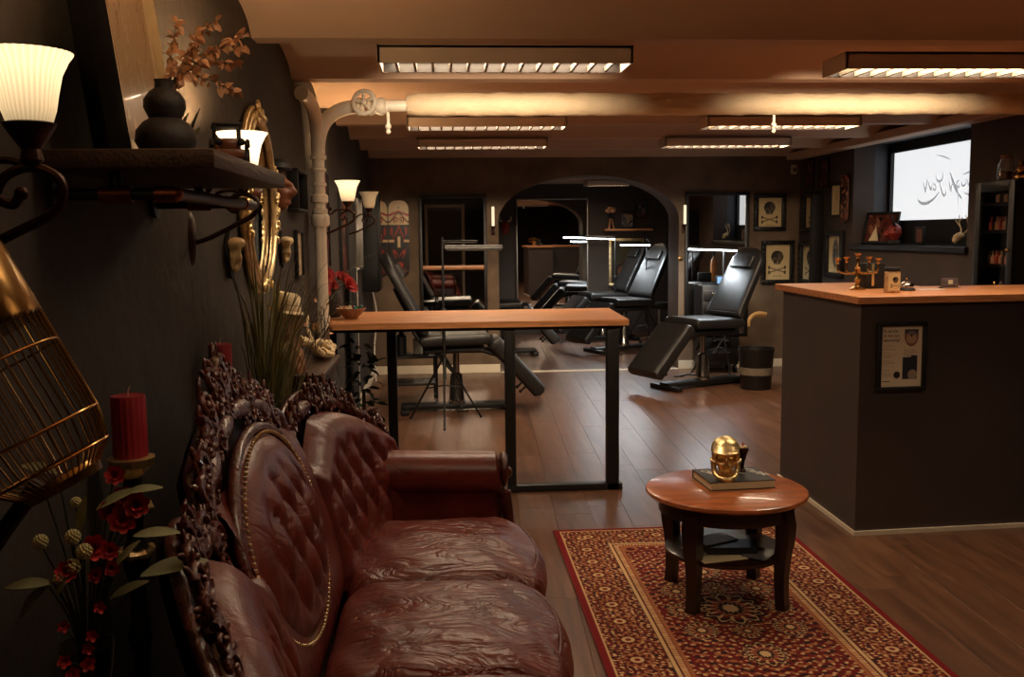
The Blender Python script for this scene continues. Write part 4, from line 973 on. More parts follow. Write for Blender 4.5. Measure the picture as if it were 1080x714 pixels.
# ------------------------------------------------------------------ side cabinet with the hatted figure, driftwood and shells
sc_ = thing('side_cabinet', 'narrow dark side cabinet between the sofa and the bar table', 'cabinet', (-.615, 4.22, 0), 0)
MB().box((0, 0, .455), (.23, .62, .91), bev=.006).build('body', M['darkwood'], sc_); MB().box((.005, 0, .925), (.25, .66, .03), bev=.006).build('top', M['shelfwood'], sc_)
for y in (-.155, .155):
    d = MB().box((.119, y, .45), (.012, .29, .78), bev=.004).build('door', M['blacks'], sc_); MB().ball((.132, y*.25, .5), .011).build('knob', M['oldgold'], d)
CZ = .94
bu = thing('hatted_bust', 'brown fibre bust wearing a cream straw hat with a black band', 'figure', (-.64, 3.99, CZ), R(-55)); bu.scale = (.78, .78, .86)
def bust(u, v):
    th = u*2*PI; z = .34*v; r = np.interp(v, [0, .1, .3, .42, .5, .62, .8, .93, 1], [.085, .09, .075, .045, .042, .07, .072, .05, .004]); x = r*math.cos(th); y = r*1.05*math.sin(th)
    if y < 0: y -= .03*math.exp(-(x/.018)**2-((z-.235)/.03)**2)+.01*math.exp(-(x/.03)**2-((z-.19)/.01)**2)
    for sx in (-1, 1):
        if y < 0: y += .014*math.exp(-((x-sx*.03)/.014)**2-((z-.255)/.012)**2)
    return (x*(1+.06*math.sin(th*7+z*50)*(v < .4)), y, z)
MB().grid(bust, 40, 40, cu=True).build('head', M['hair'], bu, smooth=80)
T = Matrix.Translation((0, -.005, .295)) @ Euler((R(-8), R(6), 0)).to_matrix().to_4x4()
MB().lathe([(.078, 0), (.098, -.006), (.1, -.002), (.08, .008), (.07, .07), (.055, .085), (.03, .078), (.0005, .075)], 36, M=T).build('straw_hat', M['cream'], bu); MB().lathe([(.0795, .008), (.0795, .01), (.0755, .036), (.0745, .036)], 36, M=T).build('hat_band', M['blackp'], bu)
dw = thing('driftwood', 'twisted pale driftwood branch with dried seed heads on the side cabinet', 'branch', (-.575, 4.19, CZ), 0)
dm = MB()
for pts, r in (([(-.03, -.12, .12), (.0, -.04, .1), (.03, .05, .05), (.05, .16, .02)], .02), ([(.0, -.02, .09), (.04, .03, .1), (.03, .1, .09), (.06, .2, .05)], .014), ([(.02, .0, .08), (-.02, .1, .14), (-.03, .16, .2)], .010), ([(.04, .1, .04), (.07, .18, .0225)], .02)):
    q = spline(pts, 7); dm.tube(q, [r*(1.1-.5*i/(len(q)-1))*(1+.15*math.sin(i*2.1)) for i in range(len(q))], 8)
dm.build('branch', M['bone'], dw)
rg = random.Random(15)
for i in range(16):
    p0 = (rg.uniform(-.03, .04), rg.uniform(-.1, .12), .08); p1 = (p0[0]+rg.uniform(-.05, .08), p0[1]+rg.uniform(-.12, .14), rg.uniform(.12, .26))
    MB().tube(spline([p0, ((p0[0]+p1[0])/2+.02, (p0[1]+p1[1])/2, .16), p1], 5), .0018, 5).build('dried_stalk', M['stem'], dw)
    if i % 2: o = link('seed_leaf', dl, dw); o.matrix_local = Matrix.Translation(p1) @ aim((rg.uniform(-1, 1), rg.uniform(-1, 1), .6), rg.random()*3) @ Matrix.Scale(1.2, 4)
cr = thing('coral_block', 'cream coral-like block at the front corner of the side cabinet', 'coral', (-.55, 4.46, CZ), 0); cr.scale = (.85, .8, .85)
def coral(u, v):
    th = u*2*PI; ph = (v-.5)*PI; k = 1+.12*math.sin(th*5+v*9)+.10*math.sin(th*9-v*14); return (.06*k*math.cos(ph)*math.cos(th), .11*k*math.cos(ph)*math.sin(th), .04+.042*k*math.sin(ph))
MB().grid(coral, 40, 22, cu=True).build('body', M['bone'], cr, smooth=60)
for i in range(9): a = i*.7; MB().ball((.035*math.cos(a), .07*math.sin(a), .075), (.012, .014, .016), 8, 6).build('knob', M['bone'], cr)

# ------------------------------------------------------------------ tall grass, trailing fern, candles behind the sofa
gp = thing('ornamental_grass', 'tall potted ornamental grass behind the carved sofa', 'plant', (-.625, 3.42, 0), 0)
MB().lathe([(.0005, .0), (.075, 0), (.085, .02), (.1, .3), (.105, .55), (.11, .57), (.1, .57), (.09, .5), (.0005, .5)], 28).build('pot', M['terracotta'], gp)
rg = random.Random(21); gm = MB()
for i in range(280):
    a = rg.random()*2*PI; r0 = rg.uniform(0, .07); h = rg.uniform(.45, .98); lean = rg.uniform(.05, .55)*h; dx = abs(math.cos(a))*lean*.8 if rg.random() < .75 else -.02; dy = math.sin(a)*lean
    p0 = (r0*math.cos(a)*.7, r0*math.sin(a), .5); dr = rg.uniform(0, .28) if rg.random() < .35 else 0
    mx = max(-.085-p0[0], dx); pts = bez(p0, (p0[0]+mx*.1, p0[1]+dy*.1, .5+h*.5), (p0[0]+mx*.5, p0[1]+dy*.55, .5+h*.98), (p0[0]+mx, p0[1]+dy, .5+h-dr*h), 9)
    vs = []; wv = Vector((-math.sin(a), math.cos(a), 0)) if rg.random() < .5 else Vector((0, 1, 0))
    for k, p in enumerate(pts): wd = .0042*(1-(k/8)**2)+.0003; vs += [tuple(Vector(p)-wv*wd), tuple(Vector(p)+wv*wd)]
    gm.add(vs, [(2*k, 2*k+1, 2*k+3, 2*k+2) for k in range(8)])
gm.build('blades', M['grass'], gp, kind='stuff')
fn_ = thing('trailing_fern', 'dim leafy fern in a pot under the bar table end', 'plant', (-.5, 5.95, 0), 0)
MB().lathe([(.0005, .0), (.08, 0), (.1, .22), (.105, .24), (.095, .24), (.0005, .2)], 24).build('pot', M['terracotta'], fn_)
MB().tube([(0, 0, .2), (0, 0, .55)], .012, 6).build('trunk', M['stem'], fn_)
rg = random.Random(31); lv = leafmesh(.07, .014, .3, 'leaf', M['leafd'])
for i in range(90):
    a = rg.random()*6.28; d = (math.cos(a), math.sin(a), rg.uniform(-.5, .6)); r = rg.uniform(0, .1)
    o = link('leaf', lv, fn_); o.matrix_local = Matrix.Translation((r*math.cos(a), r*math.sin(a), rg.uniform(.3, .84))) @ aim(d, rg.uniform(-1, 1))
def candle(label, y, x=-.665):
    t = thing('candle_stand', label.replace('candle', 'candle stand'), 'candle holder', (x, y, 0), 0, 'turned candle stands behind the sofa')
    st = [(.0005, 0), (.085, 0), (.088, .015), (.05, .03), (.025, .06), (.02, .2), (.03, .24), (.018, .28), (.018, .6), (.03, .64), (.02, .68), (.018, .76), (.03, .80), (.034, .83), (.018, .86), (.02, .90), (.03, .925), (.018, .95), (.022, .99)]
    MB().lathe([(a*.9 if b > .1 else a*.85, b) for a, b in st]+[(.0005, .995)], 24).build('turned_stem', M['blackp'], t)
    for zz, rr_ in ((.83, .036), (.925, .034)):
        mb = MB().tube([(rr_*.9*math.cos(a), rr_*.9*math.sin(a), zz) for a in np.linspace(0, 2*PI, 24, False)], [.010+.003*math.cos(8*a) for a in np.linspace(0, 2*PI, 24, False)], 8, True)
        mb.build('gilt_collar', M['oldgold'], t)
    MB().lathe([(.015, .99), (.03, 1.005), (.046, 1.02), (.05, 1.036), (.044, 1.038), (.0005, 1.038)], 10).build('gilt_cup', M['gold'], t, smooth=20)
    c = thing('pillar_candle', label, 'candle', (x, y, 1.0385), 0, 'dark red pillar candles')
    n = 72; rib = [.0345+.0008*math.cos(j*18*2*PI/n) for j in range(n)]; mb = MB()
    vs = []
    for z, k in ((0, .98), (.004, 1), (.124, 1), (.13, .96), (.128, .7)): vs += [(rib[j]*k*math.cos(2*PI*j/n), rib[j]*k*math.sin(2*PI*j/n), z) for j in range(n)]
    mb.add(vs, [(i*n+j, i*n+(j+1) % n, (i+1)*n+(j+1) % n, (i+1)*n+j) for i in range(4) for j in range(n)]+[tuple(range(n))[::-1], tuple(4*n+j for j in range(n))])
    mb.build('wax', M['red_candle'], c, smooth=50); MB().tube([(0, 0, .126), (.001, .001, .14), (.005, 0, .149)], .0014, 5).build('wick', M['cream'], c)
candle('ribbed dark red pillar candle nearest the camera, beside the flowers', 2.06)
candle('ribbed dark red pillar candle behind the sofa crest, before the grass', 3.02, -.69)

# ------------------------------------------------------------------ near left: console, bouquet, brass bird cage
cs = thing('console_table', 'black lacquered console table behind the near end of the sofa', 'table', (-.60, 1.36, 0), 0)
MB().box((0, 0, .66), (.27, .78, .035), bev=.008).build('top', M['blacks'], cs)
for x in (-.11, .11):
    for y in (-.34, .34): MB().lathe([(.018, 0), (.012, .05), (.02, .3), (.024, .55), (.026, .645)], 12).build('leg', M['blacks'], cs, (x, y, 0))
bv = thing('glass_vase', 'dark glass vase of mixed flowers at the bottom left', 'vase', (-.575, 1.52, .678), 0)
MB().lathe([(.0005, 0), (.04, 0), (.045, .006), (.038, .06), (.034, .12), (.042, .18), (.039, .18), (.031, .12), (.034, .06), (.0005, .012)], 28).build('body', M['dglass'], bv)
bq = thing('flower_bouquet', 'bouquet of red blossoms, cream seed heads and olive leaves at the bottom left', 'flowers', (-.575, 1.52, .78), 0)
def P_(x, y, d):      # bouquet-local helper: offsets along the wall normal, depth and height in metres
    return (x, d, y)
fl_ = flower_mb(.024, 7, 3).mesh('blossom', M['petal'], 80); fs_ = flower_mb(.011, 5, 2).mesh('small_blossom', M['petal'], 80)
def stemto(p, r=.0016): MB().tube(spline([(0, 0, -.05), (p[0]*.35, p[1]*.35, p[2]*.55), p], 6), r, 5).build('stem', M['leafd'], bq)
cam_d = (.36, -.9, .25)
for p, q, big in (((.055, .03, .27), 1.1, 1), ((.02, .0, .235), 1.0, 1), ((.05, .05, .30), .9, 1), ((.075, .04, .29), 1.0, 1), ((.03, .08, .33), .8, 1), ((-.005, -.05, .215), .8, 1), ((.045, .0, .20), .6, 1), ((.02, .0, .19), .6, 1), ((.05, -.02, .235), .7, 1), ((.035, .03, .285), .8, 1),
                  ((-.002, -.08, .14), 1.0, 0), ((.0, -.09, .09), 1.1, 0), ((.012, -.09, .07), 1.2, 0), ((.03, -.08, .08), 1.2, 0), ((.035, -.07, .12), 1, 0), ((.045, -.06, .16), 1, 0), ((.028, -.07, .10), 1, 0)):
    o = link('blossom' if big else 'small_blossom', fl_ if big else fs_, bq); o.matrix_local = Matrix.Translation(p) @ aim(cam_d, q*9) @ Euler((R(-90), 0, 0)).to_matrix().to_4x4() @ Matrix.Scale(q, 4); stemto(p)
sm_ = MB().ball((0, 0, 0), .0085, 10, 8)
for i in range(60):
    ph = math.acos(1-2*(i+.5)/60); a = i*2.39996; d = Vector((math.sin(ph)*math.cos(a), math.sin(ph)*math.sin(a), math.cos(ph))); sm_.ball(d*.0095, .0022, 5, 4)
sm_ = sm_.mesh('seed_head', M['scab'], 60)
for p, q in (((.0, -.03, .262), 1.1), ((-.04, -.05, .262), 1.05), ((.018, -.035, .24), 1.1), ((.003, -.045, .22), 1.1), ((-.012, -.055, .205), 1.0), ((-.015, .03, .30), .8)):
    o = link('seed_head', sm_, bq); o.matrix_local = Matrix.Translation(p) @ Matrix.Scale(q, 4); stemto(p)
ol = leafmesh(.07, .0115, .15, 'leaf', M['leaf'])
for p, d, q in (((-.02, -.06, .20), (-1, -.3, .15), .95), ((-.03, -.06, .2), (-.7, -.4, -.75), .85), ((-.02, -.06, .205), (-.65, -.3, -.55), .75), ((-.0, -.06, .21), (-.3, -.3, -.5), .45), ((.08, .03, .175), (1, .35, .22), 1.5), ((.075, .02, .245), (1, .1, .12), 1.0),
                ((.02, .02, .29), (.9, .1, .55), 1.0), ((.06, .04, .31), (1, .2, .2), .8), ((.0, .0, .26), (.1, .1, 1), .8), ((.04, .0, .15), (.9, .1, .5), .9), ((-.02, -.02, .36), (-1, .2, .3), .9), ((-.04, -.02, .33), (-1, .1, .0), .8), ((.05, .0, .2), (.6, .1, .8), .8)):
    o = link('leaf', ol, bq); o.matrix_local = Matrix.Translation(p) @ aim(d, -.5 if d[0] < 0 else .5) @ Matrix.Scale(q, 4); stemto(p)
# brass wire cage leaning towards the wall
bc = thing('brass_cage', 'brass wire bird cage with a polished dome leaning at the left edge', 'bird cage', (-.585, 1.15, .678), 0)
MB().lathe([(.0005, 0), (.075, 0), (.08, .01), (.05, .025), (.014, .05), (.0005, .052)], 24).tube(spline([(0, 0, .04), (.0, 0, .25), (.03, 0, .42), (.105, 0, .535)], 6), .010, 8).build('stand', M['blackp'], bc)
Tc = Matrix.Translation((.122, 0, .555)) @ Euler((R(0), R(-27), 0)).to_matrix().to_4x4()
CRD = .078
cg = MB()
for k in range(46):
    a = 2*PI*k/46; prof_ = [(CRD*.62, -.02), (CRD*.9, .0), (CRD, .04), (CRD, .13), (CRD, .22), (CRD*.97, .27)]
    cg.tube([(r*math.cos(a), r*math.sin(a), z) for r, z in spline([(r, z) for r, z in prof_], 3)] if False else [(r*math.cos(a), r*math.sin(a), z) for r, z in prof_], .0011, 5, M=Tc)
cg.build('cage_wires', M['brass'], bc, kind='stuff')
for z, r in ((0, CRD*.9), (.04, CRD), (.13, CRD), (.22, CRD)): MB().tube([(r*math.cos(a), r*math.sin(a), z) for a in np.linspace(0, 2*PI, 40, False)], .0017, 6, True, M=Tc).build('hoop', M['brass'], bc)
MB().lathe([(CRD*.99, .165), (CRD*1.02, .17), (CRD*1.02, .25), (CRD*.92, .31), (CRD*.65, .36), (CRD*.3, .38), (.0005, .385)], 40, M=Tc).build('dome', M['brass'], bc, smooth=60)
MB().lathe([(.0005, -.032), (CRD*.6, -.03), (CRD*.64, -.02), (CRD*.6, -.014), (.0005, -.016)], 36, M=Tc).build('floor_tray', M['brass'], bc)

# ------------------------------------------------------------------ tattoo chairs (local +X is the direction the sitter faces)
def slab(mb, pts, hw, th, n=10, M=None, round_end=False, taper=1):
    """padded slab along the XZ centre line a->b with half width hw and thickness th, soft edges"""
    a, b = Vector(pts[0]), Vector(pts[1]); d = b-a; L_ = d.length; d.normalize(); nrm = Vector((-d.z, 0, d.x))
    def fn(u, v):
        t = v; th_ = u*2*PI; e = lambda q, p: math.copysign(abs(q)**p, q)
        w_ = hw*(1+(taper-1)*t)
        if round_end and t > .72: q = (t-.72)/.28; w_ *= math.sqrt(max(.0, 1-q**2.4))*.98+.02
        endk = min(1, min(t, 1-t)*22+.5)
        y = e(math.cos(th_), .28)*w_*(.97+.03*endk); h = e(math.sin(th_), .4)*th/2*endk
        p = a+d*(t*L_)+nrm*h; return (p.x, y, p.z)
    n1 = 44; n2 = 30; mb.grid(fn, n1, n2, cu=True, M=M); return mb
def close(mb, n1, n2): 
    mb.f += [tuple(i*n2 for i in range(n1))[::-1], tuple(i*n2+n2-1 for i in range(n1))]; return mb
def make_chair(label, loc, rz, back_deg=60, tan=False):
    t = thing('tattoo_chair', label, 'chair', loc, rz, 'black tattoo chairs')
    SH_ = .615
    close(slab(MB(), ((-.30, 0, SH_), (.27, 0, SH_+.015)), .26, .10), 44, 30).build('seat', M['bleath'], t, smooth=50)
    c_, q_ = math.cos(R(back_deg)), math.sin(R(back_deg)); b0_ = Vector((-.25, 0, SH_+.06)); b1_ = b0_+Vector((-c_, 0, q_))*.75
    bo = close(slab(MB(), (b0_, b1_), .25, .085, round_end=True, taper=.86), 44, 30).build('backrest', M['bleath'], t, smooth=50)
    nrm = Vector((q_, 0, c_)); h0 = b0_+Vector((-c_, 0, q_))*.50+nrm*.055; h1 = h0+Vector((-c_, 0, q_))*.12
    close(slab(MB(), (h0, h1), .15, .06), 44, 30).build('headrest', M['bleath'], bo, smooth=50)
    bs = b0_-nrm*.05; MB().tube([tuple(bs+Vector((0, .0, -.04))), tuple(bs+Vector((-c_, 0, q_))*.45)], .018, 8).build('back_bar', M['blackm'], bo)
    sm = MB().tube([tuple(b0_+nrm*.043+Vector((-c_, 0, q_))*.02+Vector((0, y, 0))) for y in (-.22, .22)], .004, 6); sm.build('seam', M['bleath'], bo)
    l0 = Vector((.30, 0, SH_-.01)); l1 = l0+Vector((math.cos(R(48)), 0, -math.sin(R(48))))*.60
    lg = close(slab(MB(), (l0, l1), .235, .13), 44, 30).build('leg_rest', M['bleath'], t, smooth=50)
    ln = Vector((-math.sin(R(48)), 0, -math.cos(R(48)))); kp = l0+(l1-l0)*.8+ln*.065
    for y in (-.12, .12): MB().tube([tuple(kp+Vector((0, y, 0))), tuple(kp+ln*.05+Vector((0, y, 0)))], .009, 8).ball(tuple(kp+ln*.055+Vector((0, y, 0))), .016, 8, 6).build('knob', M['blackm'], lg)
    fr = MB().box((-.02, 0, SH_-.085), (.52, .3, .05), bev=.01)
    for y in (-.14, .14): fr.tube([(.2, y, SH_-.09), (.33, y, SH_-.13), (.45, y, SH_-.24)], .016, 8).tube([(-.25, y, SH_-.08), (-.36, y, SH_+.08)], .016, 8)
    fr.build('under_frame', M['blackm'], t)
    for y in (-.15, .15): MB().tube([(-.16, y*.9, SH_-.12), (-.02, y*.9, .33)], .012, 8).build('gas_strut', M['blackm'], t)
    MB().lathe([(.028, .33), (.028, .55)], 16).build('piston', M['chrome'], t)
    MB().lathe([(.075, .065), (.078, .075), (.066, .11), (.058, .24), (.05, .31), (.03, .325)], 24).build('pump_cover', M['chrome'], t)
    bs_ = MB().box((0, 0, .045), (.92, .16, .045), bev=.01); bs_.build('base_bar', M['blackm'], t)
    for x in (-.44, .44): MB().box((x, 0, .022), (.07, .42, .044), bev=.01).build('foot_bar', M['blackm'], t)
    pd = MB().tube([(.0, -.06, .1), (.02, -.2, .09), (.03, -.30, .06)], .009, 8).box((.03, -.33, .055), (.1, .05, .015), bev=.004); pd.build('pump_pedal', M['blackm'], t)
    if tan:
        pts = [(-.33, .275, SH_-.03), (-.34, .275, SH_+.04), (-.42, .275, SH_+.08), (-.53, .275, SH_+.07)]
        for sgn in (-1, 1): MB().tube(spline([(x, sgn*y, z) for x, y, z in pts], 6), [.02+.016*min(1, i/8) for i in range(19)], 8, flat=.6).build('tan_armrest', M['tan'], t)['label'] = 'tan vinyl armrest'
    return t
chA = make_chair('black tattoo chair facing right behind the bar table', (.10, 8.15, 0), R(2), 62)
chB = make_chair('black tattoo chair with tan armrests facing left, to the right of the arch', (2.50, 9.15, 0), PI+R(24), 60, True)
chC = copy_thing(chA, (2.27, 12.05, 0), PI+R(24), 'black tattoo chair just inside the arch, facing left')
chD = copy_thing(chA, (2.20, 13.25, 0), PI+R(12), 'black tattoo chair farthest back in the arch room, before the portrait')
chE = copy_thing(chA, (.68, 11.9, 0), R(0), 'black tattoo chair inside the arch facing right, mostly behind the left wall')

# ------------------------------------------------------------------ LED lamps on tripods
LEDM = emit('cool_led_strip', LED, LED_E)
def make_led(label, base, bar0, bar1, lit=1, top=None, group='tripod LED bar lamps'):
    t = thing('led_floor_lamp', label, 'lamp', (base[0], base[1], 0), 0, group)
    b0_ = Vector(bar0)-Vector((base[0], base[1], 0)); b1_ = Vector(bar1)-Vector((base[0], base[1], 0)); zt = (top or max(bar0[2], bar1[2])+.03)
    MB().tube([(0, 0, .35), (0, 0, .9)], .014, 10).tube([(0, 0, .85), (0, 0, zt)], .010, 10).build('pole', M['blackm'], t)
    for k in range(3):
        a = k*2*PI/3+.5; MB().tube([(.012*math.cos(a), .012*math.sin(a), .52), (.33*math.cos(a), .33*math.sin(a), .01)], .009, 8).ball((.33*math.cos(a), .33*math.sin(a), .012), .012, 8, 6).build('leg', M['blackm'], t)
        MB().tube([(.0, .0, .3), (.17*math.cos(a), .17*math.sin(a), .265)], .006, 6).build('brace', M['blackm'], t)
    MB().lathe([(.02, -.03), (.024, -.02), (.024, .02), (.02, .03)], 12, (0, 0, .88)).ball((.03, 0, .88), .014, 8, 6).build('clamp', M['blackm'], t)
    near = min((b0_, b1_), key=lambda p: p.xy.length); MB().tube([(0, 0, zt-.02), tuple(near+Vector((0, 0, .012)))], .009, 8).build('joint_arm', M['blackm'], t)
    hd = MB().tube([tuple(b0_+Vector((0, 0, .016))), tuple(b1_+Vector((0, 0, .016)))], .021, 10, flat=.6); hd.build('bar_housing', M['mesh'] if lit else mat('grey_led_bar', s(46, 44, 42), .35), t)
    d = (b1_-b0_).normalized(); MB().tube([tuple(b0_+d*.01), tuple(b1_-d*.01)], .013, 10).build('led_strip', LEDM if lit else mat('unlit_diffuser', s(74, 70, 66), .3, noise=(60, .4)), t)
    if lit: lamp_area('led_glow', t, tuple((b0_+b1_)/2-Vector((0, 0, .016))), (0, 0, math.atan2(d.y, d.x)), (b1_-b0_).length, .02, LED_W, LED)
    return t
make_led('unlit LED bar lamp on a tripod in front of the left dark mirror', (-.0, 7.62), (.02, 7.62, 1.375), (.47, 7.62, 1.372), 0, 1.47)
make_led('lit LED bar lamp on a tripod over the right-hand tattoo chair', (2.86, 9.72), (2.47, 9.66, 1.322), (2.99, 9.66, 1.30), 1, 1.33)
make_led('lit LED bar lamp before the portrait inside the arch', (2.60, 12.25), (2.20, 11.95, 1.338), (2.60, 12.0, 1.333), 1, 1.42)
make_led('lit LED bar lamp beside the far silver mirror inside the arch', (2.34, 13.05), (1.92, 12.95, 1.418), (2.33, 12.98, 1.405), 1, 1.43)

# ------------------------------------------------------------------ bin, trolley, stool, jars near the right chair
tb_ = thing('waste_bin', 'black waste bin with a pale band beside the right-hand tattoo chair', 'bin', (2.955, 8.93, 0), 0)
MB().lathe([(.0005, .0), (.135, 0), (.142, .01), (.165, .36), (.172, .37), (.172, .39), (.16, .39), (.158, .36), (.135, .03), (.0005, .02)], 36).build('body', M['mesh'], tb_)
MB().lathe([(.1535, .14), (.158, .21)], 36).build('pale_band', M['inkg'], tb_)
tr = thing('drawer_trolley', 'black drawer trolley against the right mirror behind the tattoo chair', 'trolley', (2.9, 10.1, 0), BW_)
MB().box((0, 0, .51), (.40, .34, .84), bev=.008).build('cabinet', M['blackm'], tr)
for i in range(6):
    d = MB().box((0, .176, .20+.125*i), (.37, .014, .105), bev=.004).build('drawer', M['blacks'], tr); MB().box((0, .19, .225+.125*i), (.2, .016, .012), bev=.003).build('handle', M['chrome'], d)
for x in (-.17, .17):
    for y in (-.13, .13): MB().tube([(x-.012, y, .045), (x+.012, y, .045)], .045, 14).build('caster', M['blackm'], tr)
scn = thing('small_screen', 'small device with a blue screen on the drawer trolley', 'screen', (2.93, 9.98, .931), BW_)
MB().box((0, 0, .05), (.15, .05, .1), bev=.006).build('case', M['blackp'], scn); MB().box((0, .027, .052), (.125, .003, .07)).build('display', emit('blue_display', (.12, .22, .4), .35), scn)
bt = thing('orange_bottle', 'orange plastic bottle hung by the lit lamp at the right mirror', 'bottle', (3.05, 9.92, .931), 0)
MB().lathe([(.0005, 0), (.032, 0), (.034, .01), (.034, .22), (.02, .25), (.012, .26), (.012, .29), (.0005, .29)], 20).build('body', mat('orange_plastic', s(206, 130, 60), .35), bt); MB().lathe([(.014, .285), (.014, .33), (.0005, .33)], 14).box((0, -.02, .325), (.014, .05, .014), bev=.003).build('spray_head', M['blackm'], bt)
def stool(label, x, y):
    t = thing('rolling_stool', label, 'stool', (x, y, 0), .3)
    MB().lathe([(.0005, .48), (.16, .48), (.175, .50), (.175, .54), (.16, .56), (.0005, .565)], 32).build('seat', M['bleath'], t); MB().lathe([(.022, .12), (.022, .48)], 14).build('column', M['chrome'], t)
    for k in range(5):
        a = k*2*PI/5; MB().tube([(0, 0, .13), (.25*math.cos(a), .25*math.sin(a), .075)], .014, 8).build('leg', M['chrome'], t); MB().tube([(.25*math.cos(a)-.012, .25*math.sin(a), .027), (.25*math.cos(a)+.012, .25*math.sin(a), .027)], .027, 12).build('caster', M['mesh'], t)
stool('round black rolling stool inside the arch behind the first chair', 2.86, 12.65)
side = thing('instrument_trolley', 'black wheeled work trolley beside the left tattoo chair', 'trolley', (-.28, 8.62, 0), R(4))
for z in (.18, .42, .66): MB().box((0, 0, z), (.42, .34, .02), bev=.004).build('tray', M['blackm'], side)
for x in (-.2, .2):
    for y in (-.16, .16): MB().tube([(x, y, .05), (x, y, .72)], .011, 8).build('post', M['blackm'], side); MB().tube([(x-.01, y, .025), (x+.01, y, .025)], .025, 12).build('caster', M['mesh'], side)
for i, (x, y, h, r, mm_) in enumerate(((-.1, .02, .2, .045, 'blackm'), (.05, .05, .16, .05, 'white'), (.12, -.06, .18, .03, 'blackm'))):
    o = tag(MB().lathe([(.0005, 0), (r, 0), (r, h*.8), (r*.5, h*.9), (r*.4, h), (.0005, h)], 18).build('work_bottle', M[mm_], None, (-.28+x, 8.62+y, .4305)), ['tall black bottle on the wheeled work trolley', 'white bottle on the wheeled work trolley', 'slim black bottle on the wheeled work trolley'][i], 'bottle')

# ------------------------------------------------------------------ back wall: mirrors, skateboards, candle lights, skull prints
def wall_mirror(label, x, z, wd, ht, y=YB, m='blacks', fw=.035):
    t = thing('wall_mirror', label, 'mirror', (x, y, z), BW_); frame_parts(t, wd, ht, fw, .035, M[m])
    MB().box((0, .012, 0), (wd-2*fw+.004, .006, ht-2*fw+.004)).build('mirror_glass', M['mirror'], t, smooth=0); return t
wall_mirror('tall dark-framed mirror on the back wall left of the arch', .115, 1.13, .72, 1.56)
wall_mirror('tall dark-framed mirror on the back wall right of the arch', 2.965, 1.13, .70, 1.56)
wall_mirror('tall silver-edged mirror on the far wall inside the arch', 1.61, 1.07, 1.06, 1.84, 14.2, 'silver', .018)
def deck_paint(U, V):
    c = canvas(U, s(30, 20, 20)); n = V/.40; u = U/.105
    red, dk, cr = s(186, 56, 40), s(24, 16, 16), s(244, 208, 152)
    paint(c, n > .38, cr); paint(c, (np.abs(n-.72+.10*np.abs(u)) < .03) & (n > .4), red); paint(c, (np.abs(n-.56-.12*np.cos(u*3)) < .025), s(120, 60, 40))
    for sx in (-1, 1):
        paint(c, ell(u, n, sx*.3, .50, .26, .085), red); paint(c, ell(u, n, sx*.27, .49, .17, .06), cr); paint(c, ell(u, n, sx*.27, .49, .07, .03), dk)
        paint(c, ell(u, n, sx*.55, -.02, .16, .09), s(120, 36, 30)); paint(c, seg(u, n*2.2, sx*.55, -.12, sx*1.0, -.10, .07), cr)
        paint(c, ell(u, n, sx*.72, .2, .12, .12), red); paint(c, ell(u, n, sx*.3, -.42, .36, .085, sx*.35), red); paint(c, ell(u, n, sx*.2, -.46, .25, .05, sx*.3), dk)
    paint(c, (np.abs(u) < .52-(n-.06)*1.5) & (n > .05) & (n < .36), red); paint(c, ell(u, n, 0, .08, .36, .05), dk); paint(c, (np.abs(u) < .28-(n-.12)*1.2) & (n > .12) & (n < .3), s(110, 34, 28))
    paint(c, rect(u, n, -.13, .13, -.22, .06), cr); paint(c, ell(u, n, 0, -.58, .5, .1), s(40, 22, 22)); paint(c, ell(u, n, 0, -.68, .42, .07), red); paint(c, ell(u, n, .4, -.84, .3, .1), s(90, 30, 28)); paint(c, (np.abs(n+.83) < .02), s(90, 60, 50))
    paint(c, ell(u, n, 0, .82, .07, .03), s(120, 70, 50)); return c
def deck(label, x, y, z, rz, painter, pitch=0):
    t = thing('skateboard_deck', label, 'skateboard', (x, y, z), (0, 0, rz), 'painted skateboard decks')
    poly = [(.108*math.copysign(abs(math.cos(a))**.75, math.cos(a)), (.29 if math.sin(a) > 0 else -.29)+.115*math.sin(a)) for a in np.linspace(0, 2*PI, 48, False)]
    MB().prism(poly, -.032, -.022, M=Euler((R(90), 0, 0)).to_matrix().to_4x4()).build('board', M['woodmask'], t, smooth=20)
    def inside(U, V): return painter(U, V)
    U_, V_ = 44, 120; mb = MB(); vs = []; cols = []
    for i in range(U_):
        for j in range(V_):
            v = -.403+.806*j/(V_-1); e = max(0, abs(v)-.29); hw = .106*max(0, 1-(e/.1145)**2.67)**.375 if e > 0 else .106; u = -hw+2*hw*i/(U_-1); vs.append((-u, .0335, v))
    A = np.array(vs); col = painter((-A[:, 0]).reshape(U_, V_), A[:, 2].reshape(U_, V_))
    me = bpy.data.meshes.new('artwork'); me.from_pydata(vs, [], [(i*V_+j, i*V_+j+1, (i+1)*V_+j+1, (i+1)*V_+j) for i in range(U_-1) for j in range(V_-1)]); me.materials.append(M['gprint'])
    me.color_attributes.new('Col', 'FLOAT_COLOR', 'POINT').data.foreach_set('color', np.concatenate([col, np.ones(col.shape[:2]+(1,))], 2).astype(np.float32).ravel()); link('artwork', me, t)
    MB().tube([(-.03, .0, .2), (-.03, .024, .2)], .008, 8).build('wall_peg', M['blackm'], t); return t
deck('skateboard deck with a full red and cream demon face on the back wall', -.455, YB, 1.445, BW_, deck_paint)
deck('skateboard deck half hidden in the left corner beside its twin', -.678, YB, 1.445, BW_, deck_paint)
deck('dark red skateboard deck seen edge-on on the right wall by the window', XR, 9.1, 1.79, RW, lambda U, V: abstract(9, s(70, 34, 32), REDS+[s(170, 130, 110)], 60)(U, V)).scale = (.72, 1, .56)
